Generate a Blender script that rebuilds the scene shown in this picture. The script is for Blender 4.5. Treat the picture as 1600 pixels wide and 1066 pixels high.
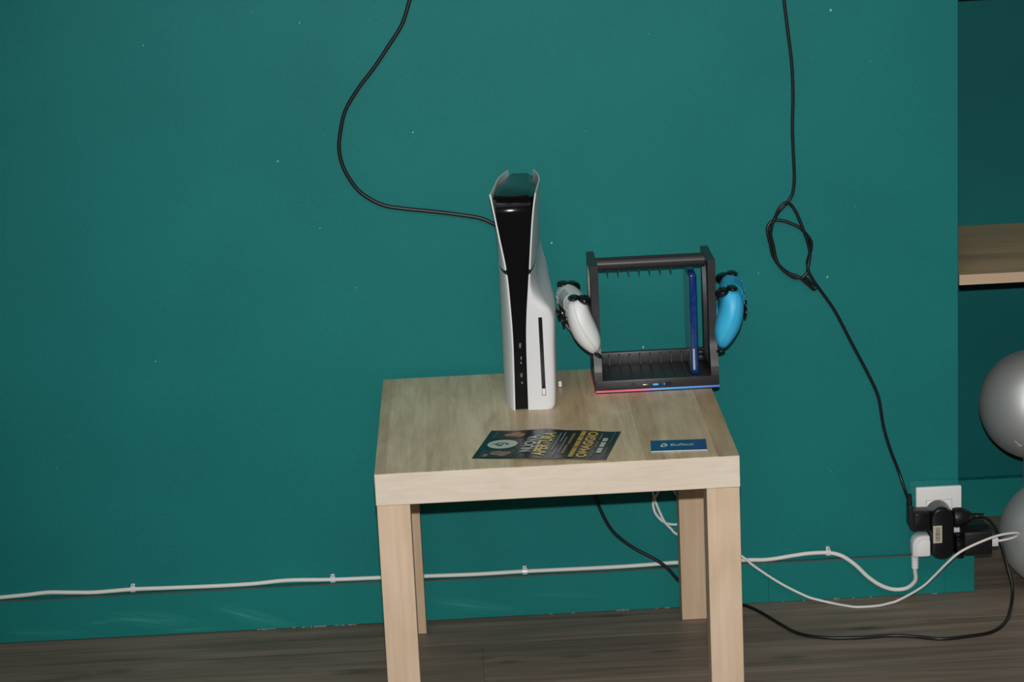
import bpy, bmesh, math, random
from mathutils import Vector, Matrix, noise

for _o in list(bpy.data.objects):
    bpy.data.objects.remove(_o)
SC = bpy.context.scene
COL = SC.collection
PI = math.pi

# ------------------------------------------------------------------ camera, light, exposure
cam_d = bpy.data.cameras.new('camera')
cam = bpy.data.objects.new('camera', cam_d)
COL.objects.link(cam)
cam_d.sensor_fit = 'HORIZONTAL'
cam_d.sensor_width = 36.0
cam_d.lens = 3751.3 / 1600 * 36.0
cam_d.clip_start = 0.05
CAM_P = Vector((0.16055, -3.44885, 1.51589))
CAM_R = Matrix.Rotation(-0.016153, 4, 'Z') @ Matrix.Rotation(PI / 2 - 0.247195, 4, 'X') @ Matrix.Rotation(-0.047628, 4, 'Z')
cam.matrix_world = Matrix.Translation(CAM_P) @ CAM_R
SC.camera = cam

SC.view_settings.view_transform = 'Standard'
SC.view_settings.look = 'None'
SC.view_settings.exposure = 0.0
SC.view_settings.gamma = 1.0
SC.view_settings.use_curve_mapping = False

world = bpy.data.worlds.new('world')
SC.world = world
world.use_nodes = True
world.node_tree.nodes['Background'].inputs[0].default_value = (0.75, 0.85, 1.0, 1)
world.node_tree.nodes['Background'].inputs[1].default_value = 0.012

# the camera's flash, 11 cm above the lens
fl_d = bpy.data.lights.new('camera_flash', 'SPOT')
fl = bpy.data.objects.new('camera_flash', fl_d)
COL.objects.link(fl)
fl_d.energy = 335
fl_d.color = (1.0, 0.985, 0.965)
fl_d.shadow_soft_size = 0.014
fl_d.spot_size = math.radians(46)
fl_d.spot_blend = 1.0
fl.location = CAM_P + CAM_R.to_3x3() @ Vector((0, 0.115, 0))
_tgt = Vector((0.36, 0.57, 0.60))
fl.rotation_euler = (_tgt - fl.location).to_track_quat('-Z', 'Y').to_euler()

# broad unseen area light, added overhead for the room's soft ceiling bounce
d = bpy.data.lights.new('ceiling_bounce_light', 'AREA')
o = bpy.data.objects.new('ceiling_bounce_light', d)
COL.objects.link(o)
d.shape = 'RECTANGLE'
d.size = 3.4
d.size_y = 2.4
d.energy = 26
d.color = (1.0, 0.98, 0.93)
o.location = (0.3, -1.9, 2.75)
# two fluorescent strips on the ceiling of the room behind the camera
for lx in (-0.12, 0.42):
    d = bpy.data.lights.new('ceiling_strip_light', 'AREA')
    o = bpy.data.objects.new('ceiling_strip_light', d)
    COL.objects.link(o)
    d.shape = 'RECTANGLE'
    d.size = 0.28
    d.size_y = 1.0
    d.energy = 2.2
    d.color = (1.0, 0.98, 0.80)
    o.location = (lx, -1.5, 2.7)

# ------------------------------------------------------------------ helpers
ROOT = {}          # object -> world matrix of its root


def tag(o, label=None, cat=None, group=None, kind=None):
    if label: o['label'] = label
    if cat: o['category'] = cat
    if group: o['group'] = group
    if kind: o['kind'] = kind
    return o


def thing(name, label, cat, loc=(0, 0, 0), rz=0.0, group=None):
    o = bpy.data.objects.new(name, None)
    o.empty_display_size = 0.02
    COL.objects.link(o)
    o.location = loc
    o.rotation_euler = (0, 0, rz)
    ROOT[o.name] = Matrix.Translation(loc) @ Matrix.Rotation(rz, 4, 'Z')
    return tag(o, label, cat, group)


def obj(name, bm, mats, parent=None, smooth=None, local=False):
    """link a bmesh (in world space unless local) as one mesh object"""
    if not isinstance(mats, (list, tuple)): mats = [mats]
    if parent is not None:
        M = ROOT[parent.name]
        if not local:
            bm.transform(M.inverted())
    bmesh.ops.recalc_face_normals(bm, faces=bm.faces)
    me = bpy.data.meshes.new(name)
    bm.to_mesh(me)
    bm.free()
    for m in mats: me.materials.append(m)
    if smooth is not None:
        me.polygons.foreach_set('use_smooth', [True] * len(me.polygons))
        if smooth < 179:
            me.set_sharp_from_angle(angle=math.radians(smooth))
    o = bpy.data.objects.new(name, me)
    COL.objects.link(o)
    if parent is not None:
        o.parent = parent
        ROOT[o.name] = ROOT[parent.name]
    else:
        ROOT[o.name] = Matrix.Identity(4)
    return o


def NB():
    return bmesh.new()


def box(bm, x0, x1, y0, y1, z0, z1, bev=0.0, seg=2, mat=0, M=None):
    t = bmesh.new()
    bmesh.ops.create_cube(t, size=1.0)
    bmesh.ops.scale(t, vec=(x1 - x0, y1 - y0, z1 - z0), verts=t.verts)
    bmesh.ops.translate(t, vec=((x0 + x1) / 2, (y0 + y1) / 2, (z0 + z1) / 2), verts=t.verts)
    if bev > 0:
        bmesh.ops.bevel(t, geom=t.edges[:], offset=bev, segments=seg, profile=0.5, affect='EDGES')
    if M is not None: t.transform(M)
    merge(bm, t, mat)
    return bm


def merge(bm, t, mat=0):
    me = bpy.data.meshes.new('tmp')
    t.to_mesh(me)
    t.free()
    n = len(bm.faces)
    bm.from_mesh(me)
    bpy.data.meshes.remove(me)
    bm.faces.ensure_lookup_table()
    for f in bm.faces[n:]: f.material_index = mat


def grid(bm, rows, close=False, cap=False, mat=0):
    """rows of points -> quads; close wraps each row; cap fills both ends"""
    vr = [[bm.verts.new(p) for p in r] for r in rows]
    n = len(rows[0])
    for a, b in zip(vr[:-1], vr[1:]):
        for i in range(n if close else n - 1):
            j = (i + 1) % n
            f = bm.faces.new((a[i], a[j], b[j], b[i]))
            f.material_index = mat
    if cap:
        for r in (vr[0], vr[-1]):
            f = bm.faces.new(r)
            f.material_index = mat
    return bm


def catmull(pts, n=6):
    P = [Vector(p) for p in pts]
    P = [P[0] * 2 - P[1]] + P + [P[-1] * 2 - P[-2]]
    out = []
    for i in range(1, len(P) - 2):
        p0, p1, p2, p3 = P[i - 1:i + 3]
        for k in range(n):
            t = k / n
            out.append(0.5 * ((2 * p1) + (p2 - p0) * t + (2 * p0 - 5 * p1 + 4 * p2 - p3) * t * t
                              + (3 * p1 - p0 - 3 * p2 + p3) * t ** 3))
    out.append(P[-2])
    return out


def tube(bm, pts, r, n=10, sub=6, mat=0, rad=None):
    c = catmull(pts, sub) if sub else [Vector(p) for p in pts]
    rows = []
    up = None
    for i, p in enumerate(c):
        d = (c[min(i + 1, len(c) - 1)] - c[max(i - 1, 0)]).normalized()
        if up is None:
            up = d.orthogonal().normalized()
        else:
            up = (up - d * up.dot(d))
            up = up.normalized() if up.length > 1e-6 else d.orthogonal().normalized()
        s = d.cross(up)
        rr = rad(i / (len(c) - 1)) if rad else r
        rows.append([p + (up * math.cos(a) + s * math.sin(a)) * rr for a in [2 * PI * k / n for k in range(n)]])
    return grid(bm, rows, close=True, cap=True, mat=mat)


def lathe(bm, prof, M=Matrix.Identity(4), n=24, mat=0):
    """profile of (radius, height) turned about local z"""
    rows = [[M @ Vector((r * math.cos(2 * PI * k / n), r * math.sin(2 * PI * k / n), h)) for k in range(n)] for r, h in prof]
    return grid(bm, rows, close=True, cap=True, mat=mat)


def sphere(bm, c, r, M3=None, seg=16, mat=0):
    t = bmesh.new()
    bmesh.ops.create_uvsphere(t, u_segments=seg, v_segments=max(6, seg // 2), radius=1.0)
    if not isinstance(r, (tuple, list)): r = (r, r, r)
    m = Matrix.Diagonal((*r, 1))
    if M3 is not None: m = M3.to_4x4() @ m
    t.transform(Matrix.Translation(c) @ m)
    merge(bm, t, mat)
    return bm


def prism(bm, poly, axis, a, b, bev=0.0, mat=0, seg=2):
    """extrude a 2-D polygon along an axis (0 x, 1 y, 2 z) from a to b"""
    t = bmesh.new()

    def mk(p, h):
        q = list(p)
        q.insert(axis, h)
        return q
    va = [t.verts.new(mk(p, a)) for p in poly]
    vb = [t.verts.new(mk(p, b)) for p in poly]
    n = len(poly)
    t.faces.new(va)
    t.faces.new(vb[::-1])
    for i in range(n):
        t.faces.new((va[i], va[(i + 1) % n], vb[(i + 1) % n], vb[i]))
    bmesh.ops.recalc_face_normals(t, faces=t.faces)
    if bev > 0:
        es = [e for e in t.edges if len(e.link_faces) == 2 and e.calc_face_angle(0) > 0.6]
        bmesh.ops.bevel(t, geom=es, offset=bev, segments=seg, profile=0.5, affect='EDGES', clamp_overlap=True)
    merge(bm, t, mat)
    return bm


def sm(a, b, x):
    t = max(0.0, min(1.0, (x - a) / (b - a)))
    return t * t * (3 - 2 * t)


def interp(tab, x):
    if x <= tab[0][0]: return tab[0][1]
    for (a, va), (b, vb) in zip(tab[:-1], tab[1:]):
        if x <= b:
            return va + (vb - va) * (x - a) / (b - a)
    return tab[-1][1]


# ------------------------------------------------------------------ materials
def mat(name, col, rough=0.5, spec=0.5, metal=0.0, coat=0.0, emit=None, estr=0.0, trans=0.0, bump=0.0, bscale=400.0, mottle=0.0, mscale=30.0, sheen=0.0):
    m = bpy.data.materials.new(name)
    m.use_nodes = True
    nt = m.node_tree
    b = nt.nodes['Principled BSDF']
    b.inputs['Base Color'].default_value = (*col, 1)
    b.inputs['Roughness'].default_value = rough
    b.inputs['Specular IOR Level'].default_value = spec
    b.inputs['Metallic'].default_value = metal
    b.inputs['Coat Weight'].default_value = coat
    b.inputs['Coat Roughness'].default_value = 0.08
    b.inputs['Transmission Weight'].default_value = trans
    if emit:
        b.inputs['Emission Color'].default_value = (*emit, 1)
        b.inputs['Emission Strength'].default_value = estr
    tc = nt.nodes.new('ShaderNodeTexCoord')
    if mottle > 0:
        n = nt.nodes.new('ShaderNodeTexNoise')
        n.inputs['Scale'].default_value = mscale
        n.inputs['Detail'].default_value = 6
        nt.links.new(tc.outputs['Object'], n.inputs['Vector'])
        mx = nt.nodes.new('ShaderNodeMix')
        mx.data_type = 'RGBA'
        mx.inputs['A'].default_value = (*[c * (1 - mottle) for c in col], 1)
        mx.inputs['B'].default_value = (*[min(1, c * (1 + mottle)) for c in col], 1)
        nt.links.new(n.outputs['Fac'], mx.inputs['Factor'])
        nt.links.new(mx.outputs['Result'], b.inputs['Base Color'])
    if bump > 0:
        n2 = nt.nodes.new('ShaderNodeTexNoise')
        n2.inputs['Scale'].default_value = bscale
        n2.inputs['Detail'].default_value = 3
        nt.links.new(tc.outputs['Object'], n2.inputs['Vector'])
        bp = nt.nodes.new('ShaderNodeBump')
        bp.inputs['Strength'].default_value = bump
        bp.inputs['Distance'].default_value = 0.001
        nt.links.new(n2.outputs['Fac'], bp.inputs['Height'])
        nt.links.new(bp.outputs['Normal'], b.inputs['Normal'])
    return m


def wood(name, cols, axis, rough=0.45, spec=0.4, bands=None, contrast=0.5, fine=130.0, long=3.0, rand=0.0, knots=None, bump=0.15):
    """procedural grain running along an object axis; cols = (dark, light); bands = [(pos, gain), ...] across x"""
    m = bpy.data.materials.new(name)
    m.use_nodes = True
    nt = m.node_tree
    L = nt.links.new
    b = nt.nodes['Principled BSDF']
    b.inputs['Roughness'].default_value = rough
    b.inputs['Specular IOR Level'].default_value = spec
    tc = nt.nodes.new('ShaderNodeTexCoord')
    vec = tc.outputs['Object']
    if rand > 0 or bands:
        # each board gets its own piece of the pattern
        add = nt.nodes.new('ShaderNodeVectorMath')
        add.operation = 'ADD'
        L(vec, add.inputs[0])
        if rand > 0:
            oi = nt.nodes.new('ShaderNodeObjectInfo')
            mu = nt.nodes.new('ShaderNodeVectorMath')
            mu.operation = 'SCALE'
            mu.inputs[0].default_value = (13.1, 7.7, 5.3)
            L(oi.outputs['Random'], mu.inputs['Scale'])
            L(mu.outputs[0], add.inputs[1])
            vec = add.outputs[0]
    def stretched(s_long, s_cross):
        mp = nt.nodes.new('ShaderNodeMapping')
        s = [s_cross] * 3
        s[axis] = s_long
        mp.inputs['Scale'].default_value = s
        L(vec, mp.inputs['Vector'])
        return mp.outputs[0]
    n1 = nt.nodes.new('ShaderNodeTexNoise')
    n1.inputs['Scale'].default_value = 1.0
    n1.inputs['Detail'].default_value = 8
    n1.inputs['Roughness'].default_value = 0.65
    L(stretched(long, fine), n1.inputs['Vector'])
    n2 = nt.nodes.new('ShaderNodeTexNoise')
    n2.inputs['Scale'].default_value = 1.0
    n2.inputs['Detail'].default_value = 4
    n2.inputs['Distortion'].default_value = 1.5
    L(stretched(long * 0.7, fine * 0.16), n2.inputs['Vector'])
    ad = nt.nodes.new('ShaderNodeMath')
    ad.operation = 'ADD'
    L(n1.outputs['Fac'], ad.inputs[0])
    L(n2.outputs['Fac'], ad.inputs[1])
    ha = nt.nodes.new('ShaderNodeMapRange')
    ha.inputs['From Min'].default_value = 1.0 - contrast * 0.6
    ha.inputs['From Max'].default_value = 1.0 + contrast * 0.6
    L(ad.outputs[0], ha.inputs['Value'])
    mx = nt.nodes.new('ShaderNodeMix')
    mx.data_type = 'RGBA'
    mx.inputs['A'].default_value = (*cols[0], 1)
    mx.inputs['B'].default_value = (*cols[1], 1)
    L(ha.outputs[0], mx.inputs['Factor'])
    out = mx.outputs['Result']
    if bands:
        sx = nt.nodes.new('ShaderNodeSeparateXYZ')
        L(tc.outputs['Object'], sx.inputs[0])
        dv = nt.nodes.new('ShaderNodeMath')
        dv.operation = 'DIVIDE'
        dv.inputs[1].default_value = 0.55
        L(sx.outputs['X'], dv.inputs[0])
        cr = nt.nodes.new('ShaderNodeValToRGB')
        cr.color_ramp.interpolation = 'CONSTANT'
        el = cr.color_ramp.elements
        el[0].position = 0.0
        el[0].color = (*bands[0][1], 1)
        el[1].position = bands[1][0] / 0.55
        el[1].color = (*bands[1][1], 1)
        for p, c in bands[2:]:
            e = el.new(p / 0.55)
            e.color = (*c, 1)
        L(dv.outputs[0], cr.inputs['Fac'])
        # the joint between strips also shifts the grain
        ml = nt.nodes.new('ShaderNodeVectorMath')
        ml.operation = 'SCALE'
        ml.inputs['Scale'].default_value = 9.0
        L(cr.outputs['Color'], ml.inputs[0])
        L(ml.outputs[0], add.inputs[1])
        for lk in list(nt.links):
            pass
        m2 = nt.nodes.new('ShaderNodeMix')
        m2.data_type = 'RGBA'
        m2.blend_type = 'MULTIPLY'
        m2.inputs['Factor'].default_value = 1.0
        L(out, m2.inputs['A'])
        L(cr.outputs['Color'], m2.inputs['B'])
        out = m2.outputs['Result']
    if rand > 0:
        mr = nt.nodes.new('ShaderNodeMapRange')
        mr.inputs['To Min'].default_value = 1 - rand
        mr.inputs['To Max'].default_value = 1 + rand
        L(oi.outputs['Random'], mr.inputs['Value'])
        vm = nt.nodes.new('ShaderNodeVectorMath')
        vm.operation = 'SCALE'
        L(out, vm.inputs[0])
        L(mr.outputs[0], vm.inputs['Scale'])
        out = vm.outputs[0]
    if knots:
        for kx, ky, kr in knots:
            d = nt.nodes.new('ShaderNodeVectorMath')
            d.operation = 'SUBTRACT'
            L(tc.outputs['Object'], d.inputs[0])
            d.inputs[1].default_value = (kx, ky, 0)
            sc = nt.nodes.new('ShaderNodeVectorMath')
            sc.operation = 'MULTIPLY'
            L(d.outputs[0], sc.inputs[0])
            sc.inputs[1].default_value = (1 / (kr * 3.2), 1 / kr, 0)
            ln = nt.nodes.new('ShaderNodeVectorMath')
            ln.operation = 'LENGTH'
            L(sc.outputs[0], ln.inputs[0])
            wob = nt.nodes.new('ShaderNodeMath')
            wob.operation = 'MULTIPLY_ADD'
            L(n1.outputs['Fac'], wob.inputs[0])
            wob.inputs[1].default_value = 1.6
            L(ln.outputs['Value'], wob.inputs[2])
            rg = nt.nodes.new('ShaderNodeMapRange')
            rg.inputs['From Min'].default_value = 0.7
            rg.inputs['From Max'].default_value = 1.9
            rg.inputs['To Min'].default_value = 0.45
            rg.inputs['To Max'].default_value = 1.0
            L(wob.outputs[0], rg.inputs['Value'])
            vm = nt.nodes.new('ShaderNodeVectorMath')
            vm.operation = 'SCALE'
            L(out, vm.inputs[0])
            L(rg.outputs[0], vm.inputs['Scale'])
            out = vm.outputs[0]
    L(out, b.inputs['Base Color'])
    if bump > 0:
        bp = nt.nodes.new('ShaderNodeBump')
        bp.inputs['Strength'].default_value = bump
        bp.inputs['Distance'].default_value = 0.0006
        L(n1.outputs['Fac'], bp.inputs['Height'])
        L(bp.outputs['Normal'], b.inputs['Normal'])
    return m


TEAL = (0.0115, 0.205, 0.200)


def wall_mat(name, col, scuffs=()):
    m = mat(name, col, rough=0.55, spec=0.15)
    nt = m.node_tree
    L = nt.links.new
    b = nt.nodes['Principled BSDF']
    tc = nt.nodes['Texture Coordinate']
    n = nt.nodes.new('ShaderNodeTexNoise')          # roller stipple
    n.inputs['Scale'].default_value = 260
    n.inputs['Detail'].default_value = 4
    L(tc.outputs['Object'], n.inputs['Vector'])
    n2 = nt.nodes.new('ShaderNodeTexNoise')         # broad unevenness of the coat
    n2.inputs['Scale'].default_value = 5
    n2.inputs['Detail'].default_value = 3
    L(tc.outputs['Object'], n2.inputs['Vector'])
    ad = nt.nodes.new('ShaderNodeMath')
    ad.operation = 'ADD'
    L(n.outputs['Fac'], ad.inputs[0])
    L(n2.outputs['Fac'], ad.inputs[1])
    mr = nt.nodes.new('ShaderNodeMapRange')
    mr.inputs['From Min'].default_value = 0.6
    mr.inputs['From Max'].default_value = 1.4
    L(ad.outputs[0], mr.inputs['Value'])
    mx = nt.nodes.new('ShaderNodeMix')
    mx.data_type = 'RGBA'
    mx.inputs['A'].default_value = (*[c * 0.9 for c in col], 1)
    mx.inputs['B'].default_value = (*[c * 1.1 for c in col], 1)
    L(mr.outputs[0], mx.inputs['Factor'])
    out = mx.outputs['Result']
    # pale drag marks left by a dry brush / shoes, at fixed places
    for (sx, sz, lx, lz, rot, amt) in scuffs:
        mp = nt.nodes.new('ShaderNodeMapping')
        mp.vector_type = 'TEXTURE'
        mp.inputs['Location'].default_value = (sx, 0, sz)
        mp.inputs['Rotation'].default_value = (0, rot, 0)
        mp.inputs['Scale'].default_value = (lx, 1000, lz)
        L(tc.outputs['Object'], mp.inputs['Vector'])
        ln = nt.nodes.new('ShaderNodeVectorMath')
        ln.operation = 'LENGTH'
        L(mp.outputs[0], ln.inputs[0])
        fo = nt.nodes.new('ShaderNodeMapRange')
        fo.interpolation_type = 'SMOOTHSTEP'
        fo.inputs['From Min'].default_value = 1.0
        fo.inputs['From Max'].default_value = 0.1
        L(ln.outputs['Value'], fo.inputs['Value'])
        st = nt.nodes.new('ShaderNodeTexNoise')
        st.inputs['Scale'].default_value = 4
        st.inputs['Detail'].default_value = 4
        sm_ = nt.nodes.new('ShaderNodeVectorMath')
        sm_.operation = 'MULTIPLY'
        sm_.inputs[1].default_value = (0.25, 1, 1.6)
        L(mp.outputs[0], sm_.inputs[0])
        L(sm_.outputs[0], st.inputs['Vector'])
        rr = nt.nodes.new('ShaderNodeMapRange')
        rr.inputs['From Min'].default_value = 0.4
        rr.inputs['From Max'].default_value = 0.7
        L(st.outputs['Fac'], rr.inputs['Value'])
        mu = nt.nodes.new('ShaderNodeMath')
        mu.operation = 'MULTIPLY'
        L(fo.outputs[0], mu.inputs[0])
        L(rr.outputs[0], mu.inputs[1])
        m3 = nt.nodes.new('ShaderNodeMath')
        m3.operation = 'MULTIPLY'
        m3.inputs[1].default_value = amt
        L(mu.outputs[0], m3.inputs[0])
        mm = nt.nodes.new('ShaderNodeMix')
        mm.data_type = 'RGBA'
        L(m3.outputs[0], mm.inputs['Factor'])
        L(out, mm.inputs['A'])
        mm.inputs['B'].default_value = (0.06, 0.42, 0.33, 1)
        out = mm.outputs['Result']
    L(out, b.inputs['Base Color'])
    bp = nt.nodes.new('ShaderNodeBump')
    bp.inputs['Strength'].default_value = 0.12
    bp.inputs['Distance'].default_value = 0.001
    L(n.outputs['Fac'], bp.inputs['Height'])
    L(bp.outputs['Normal'], b.inputs['Normal'])
    return m


M_WALL = wall_mat('teal_wall_paint', TEAL)
M_NICHE = wall_mat('darker_teal_niche', (0.0065, 0.140, 0.142))  # niche wall in a darker teal than the main wall
M_SKIRT = wall_mat('teal_skirting_paint', (0.0115, 0.215, 0.203), scuffs=[
    (-0.43, 0.030, 0.11, 0.022, 0.15, 0.7), (-0.515, 0.031, 0.05, 0.006, -0.05, 0.5), (-0.25, 0.024, 0.10, 0.018, 0.35, 0.7),
    (-0.62, 0.016, 0.10, 0.012, 0.1, 0.45), (0.14, 0.024, 0.10, 0.016, 0.2, 0.6), (0.30, 0.035, 0.09, 0.010, 0.1, 0.35), (-0.36, 0.008, 0.06, 0.005, 0.0, 0.6)])
M_FLOOR = wood('grey_laminate', ((0.140, 0.108, 0.084), (0.325, 0.252, 0.200)), 0, rough=0.5, spec=0.35, contrast=0.5, fine=95, long=2.6, rand=0.07,
               knots=[(-0.473, 0.401, 0.012), (-0.189, 0.372, 0.006), (-0.062, 0.340, 0.016), (0.153, 0.369, 0.006), (0.19, 0.350, 0.010), (0.305, 0.356, 0.012),
                      (0.457, 0.358, 0.010), (0.38, 0.537, 0.010), (0.806, 0.414, 0.010), (0.66, 0.30, 0.012)])
M_GAP = mat('dark_gap', (0.02, 0.018, 0.015), 0.9)
M_BLACK = mat('black_matte_plastic', (0.011, 0.011, 0.012), 0.42, 0.45, bump=0.05)
M_STAND = mat('black_stand_plastic', (0.034, 0.033, 0.035), 0.36, 0.38, bump=0.05)
M_GLOSS = mat('black_gloss_plastic', (0.006, 0.006, 0.007), 0.09, 0.6)
M_SATIN = mat('black_satin_plastic', (0.009, 0.009, 0.010), 0.24, 0.5)
M_CABLE = mat('black_cable', (0.010, 0.010, 0.011), 0.38, 0.5, bump=0.05)
M_WCABLE = mat('white_cable', (0.84, 0.82, 0.78), 0.42, 0.4)
M_WHITE = mat('white_plastic', (0.85, 0.86, 0.86), 0.42, 0.4)
M_SHELL = mat('white_console_shell', (0.79, 0.805, 0.83), 0.40, 0.4, bump=0.04, bscale=1500)
M_PLATE = mat('white_socket_plastic', (0.95, 0.945, 0.945), 0.4, 0.4, mottle=0.03, mscale=20)

# ------------------------------------------------------------------ the setting
def structure(name, bm, m, smooth=None):
    o = obj(name, bm, m, None, smooth)
    o['kind'] = 'structure'
    return o


b = NB(); box(b, -2.2, 1.001, 0.575, 1.15, -0.01, 2.6, 0.002, 2)
wall_back = structure('wall_back', b, M_WALL)
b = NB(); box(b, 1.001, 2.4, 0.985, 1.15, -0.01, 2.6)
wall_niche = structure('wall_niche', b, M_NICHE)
# stray paint specks on the wall
random.seed(4)
b = NB()
specks = [(-0.1034, 1.066, 1.0), (0.0749, 0.8724, 1.1), (0.3014, 0.6694, 1.5), (0.786, 1.0434, 1.6), (-0.0923, 0.7155, 0.8), (-0.3905, 0.4966, 0.7),
          (0.4521, 0.4768, 1.3), (0.7741, 0.585, 1.2), (0.6549, 0.5981, 0.9), (-0.1559, 0.8348, 1.2), (-0.3659, 1.0416, 0.9), (-0.0367, 0.6084, 0.7)]
for i in range(40):
    specks.append((random.uniform(-0.65, 0.97), random.uniform(0.15, 1.12), random.uniform(0.22, 0.45)))
for x, z, s in specks:
    sphere(b, (x, 0.5751, z), (0.0013 * s, 0.0005, 0.0013 * s * random.uniform(0.8, 1.5)), seg=6)
o = obj('paint_speck', b, mat('pale_paint_speck', (0.45, 0.66, 0.62), 0.25, 0.6), wall_back, 180)
o['kind'] = 'stuff'

# floor: dark sub-floor slab carrying laminate planks
b = NB(); box(b, -2.2, 2.4, -2.4, 1.15, -0.06, -0.008)
floor = structure('floor', b, M_GAP)
random.seed(11)
rows = []
for r in range(-13, 5):
    y0 = 0.248 + r * 0.192
    rows.append((r, y0, y0 + 0.192))
for r, y0, y1 in rows:
    if y0 > 0.98: continue
    off = {0: 0.148, -1: 0.55, 1: 0.585, 2: 0.35, -2: -0.1}.get(r, random.uniform(-0.7, 0.7))
    xs = [x for x in [off + k * 1.38 for k in range(-3, 4)]]
    for x0 in xs:
        x1 = x0 + 1.38
        if x1 < -2.1 or x0 > 2.3: continue
        a, c = max(x0, -2.15), min(x1, 2.35)
        t = bmesh.new()
        bmesh.ops.create_cube(t, size=1.0)
        bmesh.ops.scale(t, vec=(c - a - 0.0002, min(y1, 0.984) - y0 - 0.0002, 0.008), verts=t.verts)
        bmesh.ops.translate(t, vec=((a + c) / 2, (y0 + min(y1, 0.984)) / 2, -0.004), verts=t.verts)
        top = [e for e in t.edges if all(v.co.z > -0.001 for v in e.verts)]
        bmesh.ops.bevel(t, geom=top, offset=0.0005, segments=1, affect='EDGES')
        obj('floor_plank', t, M_FLOOR, floor)

# skirting boards; each board a part
def skirt(name, pieces):
    root = None
    for i, (x0, x1, y0, y1, h) in enumerate(pieces):
        b = NB()
        box(b, x0 + 0.0001, x1 - 0.0001, y0, y1, 0.0012, h, 0.0004, 1)
        if root is None:
            root = structure(name, b, M_SKIRT)
        else:
            obj('skirting_board', b, M_SKIRT, root)
    return root


skirt('baseboard_back', [(-1.95, 0.010, 0.561, 0.575, 0.0788), (0.010, 0.659, 0.561, 0.575, 0.0755), (0.659, 0.974, 0.561, 0.575, 0.0735), (0.974, 1.026, 0.5612, 0.575, 0.0735)])
skirt('baseboard_right', [(1.0015, 1.026, 0.576, 0.9655, 0.0735)])
skirt('baseboard_niche', [(1.0015, 2.3, 0.966, 0.985, 0.077)])
b = NB(); box(b, 0.010, 0.973, 0.5606, 0.5640, 0.0731, 0.0757)
tag(obj('caulk_line', b, mat('brown_caulk', (0.075, 0.115, 0.105), 0.8, mottle=0.4, mscale=15), bpy.data.objects['baseboard_back']), 'brownish caulk line on top of the skirting')
b = NB(); box(b, -1.95, 0.0098, 0.5606, 0.5640, 0.0772, 0.0790)
obj('caulk_line', b, bpy.data.objects['caulk_line'].data.materials[0], bpy.data.objects['baseboard_back'])
# crumbling caulk line along the floor
random.seed(3)
b = NB()
for i in range(44):
    x = random.choice([random.uniform(-0.25, -0.05), random.uniform(0.2, 0.5), random.uniform(0.62, 0.96)])
    sphere(b, (x, 0.5605, 0.0012), (random.uniform(0.001, 0.006), 0.0007, random.uniform(0.0006, 0.0013)), seg=6)
o = obj('caulk_crumb', b, mat('grey_caulk', (0.30, 0.30, 0.29), 0.8), bpy.data.objects['baseboard_back'], 180)
o['kind'] = 'stuff'

# ------------------------------------------------------------------ shelves in the niche
SH_DARK, SH_LIGHT = (0.40, 0.27, 0.155), (0.66, 0.47, 0.285)
M_SHELF_TOP = wood('shelf_oak_top', (SH_DARK, SH_LIGHT), 0, contrast=0.55, fine=45, long=2.2)
M_SHELF_EDGE = wood('shelf_edge_band', ((0.57, 0.405, 0.265), (0.72, 0.535, 0.37)), 0, contrast=0.8, fine=120, long=6)
for z, lab in ((0.5585, 'oak shelf board in the wall niche above the grey balls'), (1.058, 'topmost oak niche shelf, at the upper right picture corner')):
    t = thing('niche_shelf', lab, 'shelf', (1.7, 0.78, z), 0, 'oak shelves in the niche')
    b = NB(); box(b, 1.0025, 2.3, 0.5765, 0.984, z, z + 0.018)
    obj('shelf_board', b, M_SHELF_TOP, t)
    b = NB(); box(b, 1.0025, 2.3, 0.5752, 0.5764, z, z + 0.018)
    obj('edge_band', b, M_SHELF_EDGE, t)

# ------------------------------------------------------------------ side table
TD, TL = (0.55, 0.415, 0.250), (0.83, 0.685, 0.480)
bands = [(0.0, (0.84, 0.81, 0.78)), (0.0153, (0.99, 1.0, 1.0)), (0.112, (1.04, 1.06, 1.07)), (0.2093, (0.88, 0.83, 0.77)), (0.287, (0.90, 0.85, 0.78)),
         (0.335, (1.03, 1.02, 0.99)), (0.407, (0.83, 0.77, 0.70)), (0.437, (0.97, 0.94, 0.89)), (0.516, (0.79, 0.71, 0.61))]
M_TOP = wood('birch_laminate_top', (TD, TL), 1, rough=0.36, spec=0.5, bands=bands, contrast=0.45, fine=110, long=6, bump=0.1)
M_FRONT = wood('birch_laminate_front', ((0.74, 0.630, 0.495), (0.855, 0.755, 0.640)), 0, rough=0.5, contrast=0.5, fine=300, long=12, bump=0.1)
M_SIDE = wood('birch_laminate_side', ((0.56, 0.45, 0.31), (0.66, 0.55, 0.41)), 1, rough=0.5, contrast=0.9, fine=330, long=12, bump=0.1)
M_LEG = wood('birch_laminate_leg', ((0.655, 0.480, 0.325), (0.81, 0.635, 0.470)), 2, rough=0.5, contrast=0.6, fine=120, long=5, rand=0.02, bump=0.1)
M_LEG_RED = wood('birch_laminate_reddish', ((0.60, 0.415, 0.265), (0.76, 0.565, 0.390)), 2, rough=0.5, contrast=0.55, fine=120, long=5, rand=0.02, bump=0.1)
table = thing('side_table', 'square pale birch side table with thick top and square legs', 'table', (0, 0, 0))
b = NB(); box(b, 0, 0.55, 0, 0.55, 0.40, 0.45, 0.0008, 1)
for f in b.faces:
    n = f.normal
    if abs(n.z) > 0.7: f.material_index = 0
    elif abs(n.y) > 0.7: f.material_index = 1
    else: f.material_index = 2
obj('tabletop', b, [M_TOP, M_FRONT, M_SIDE], table)
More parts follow.
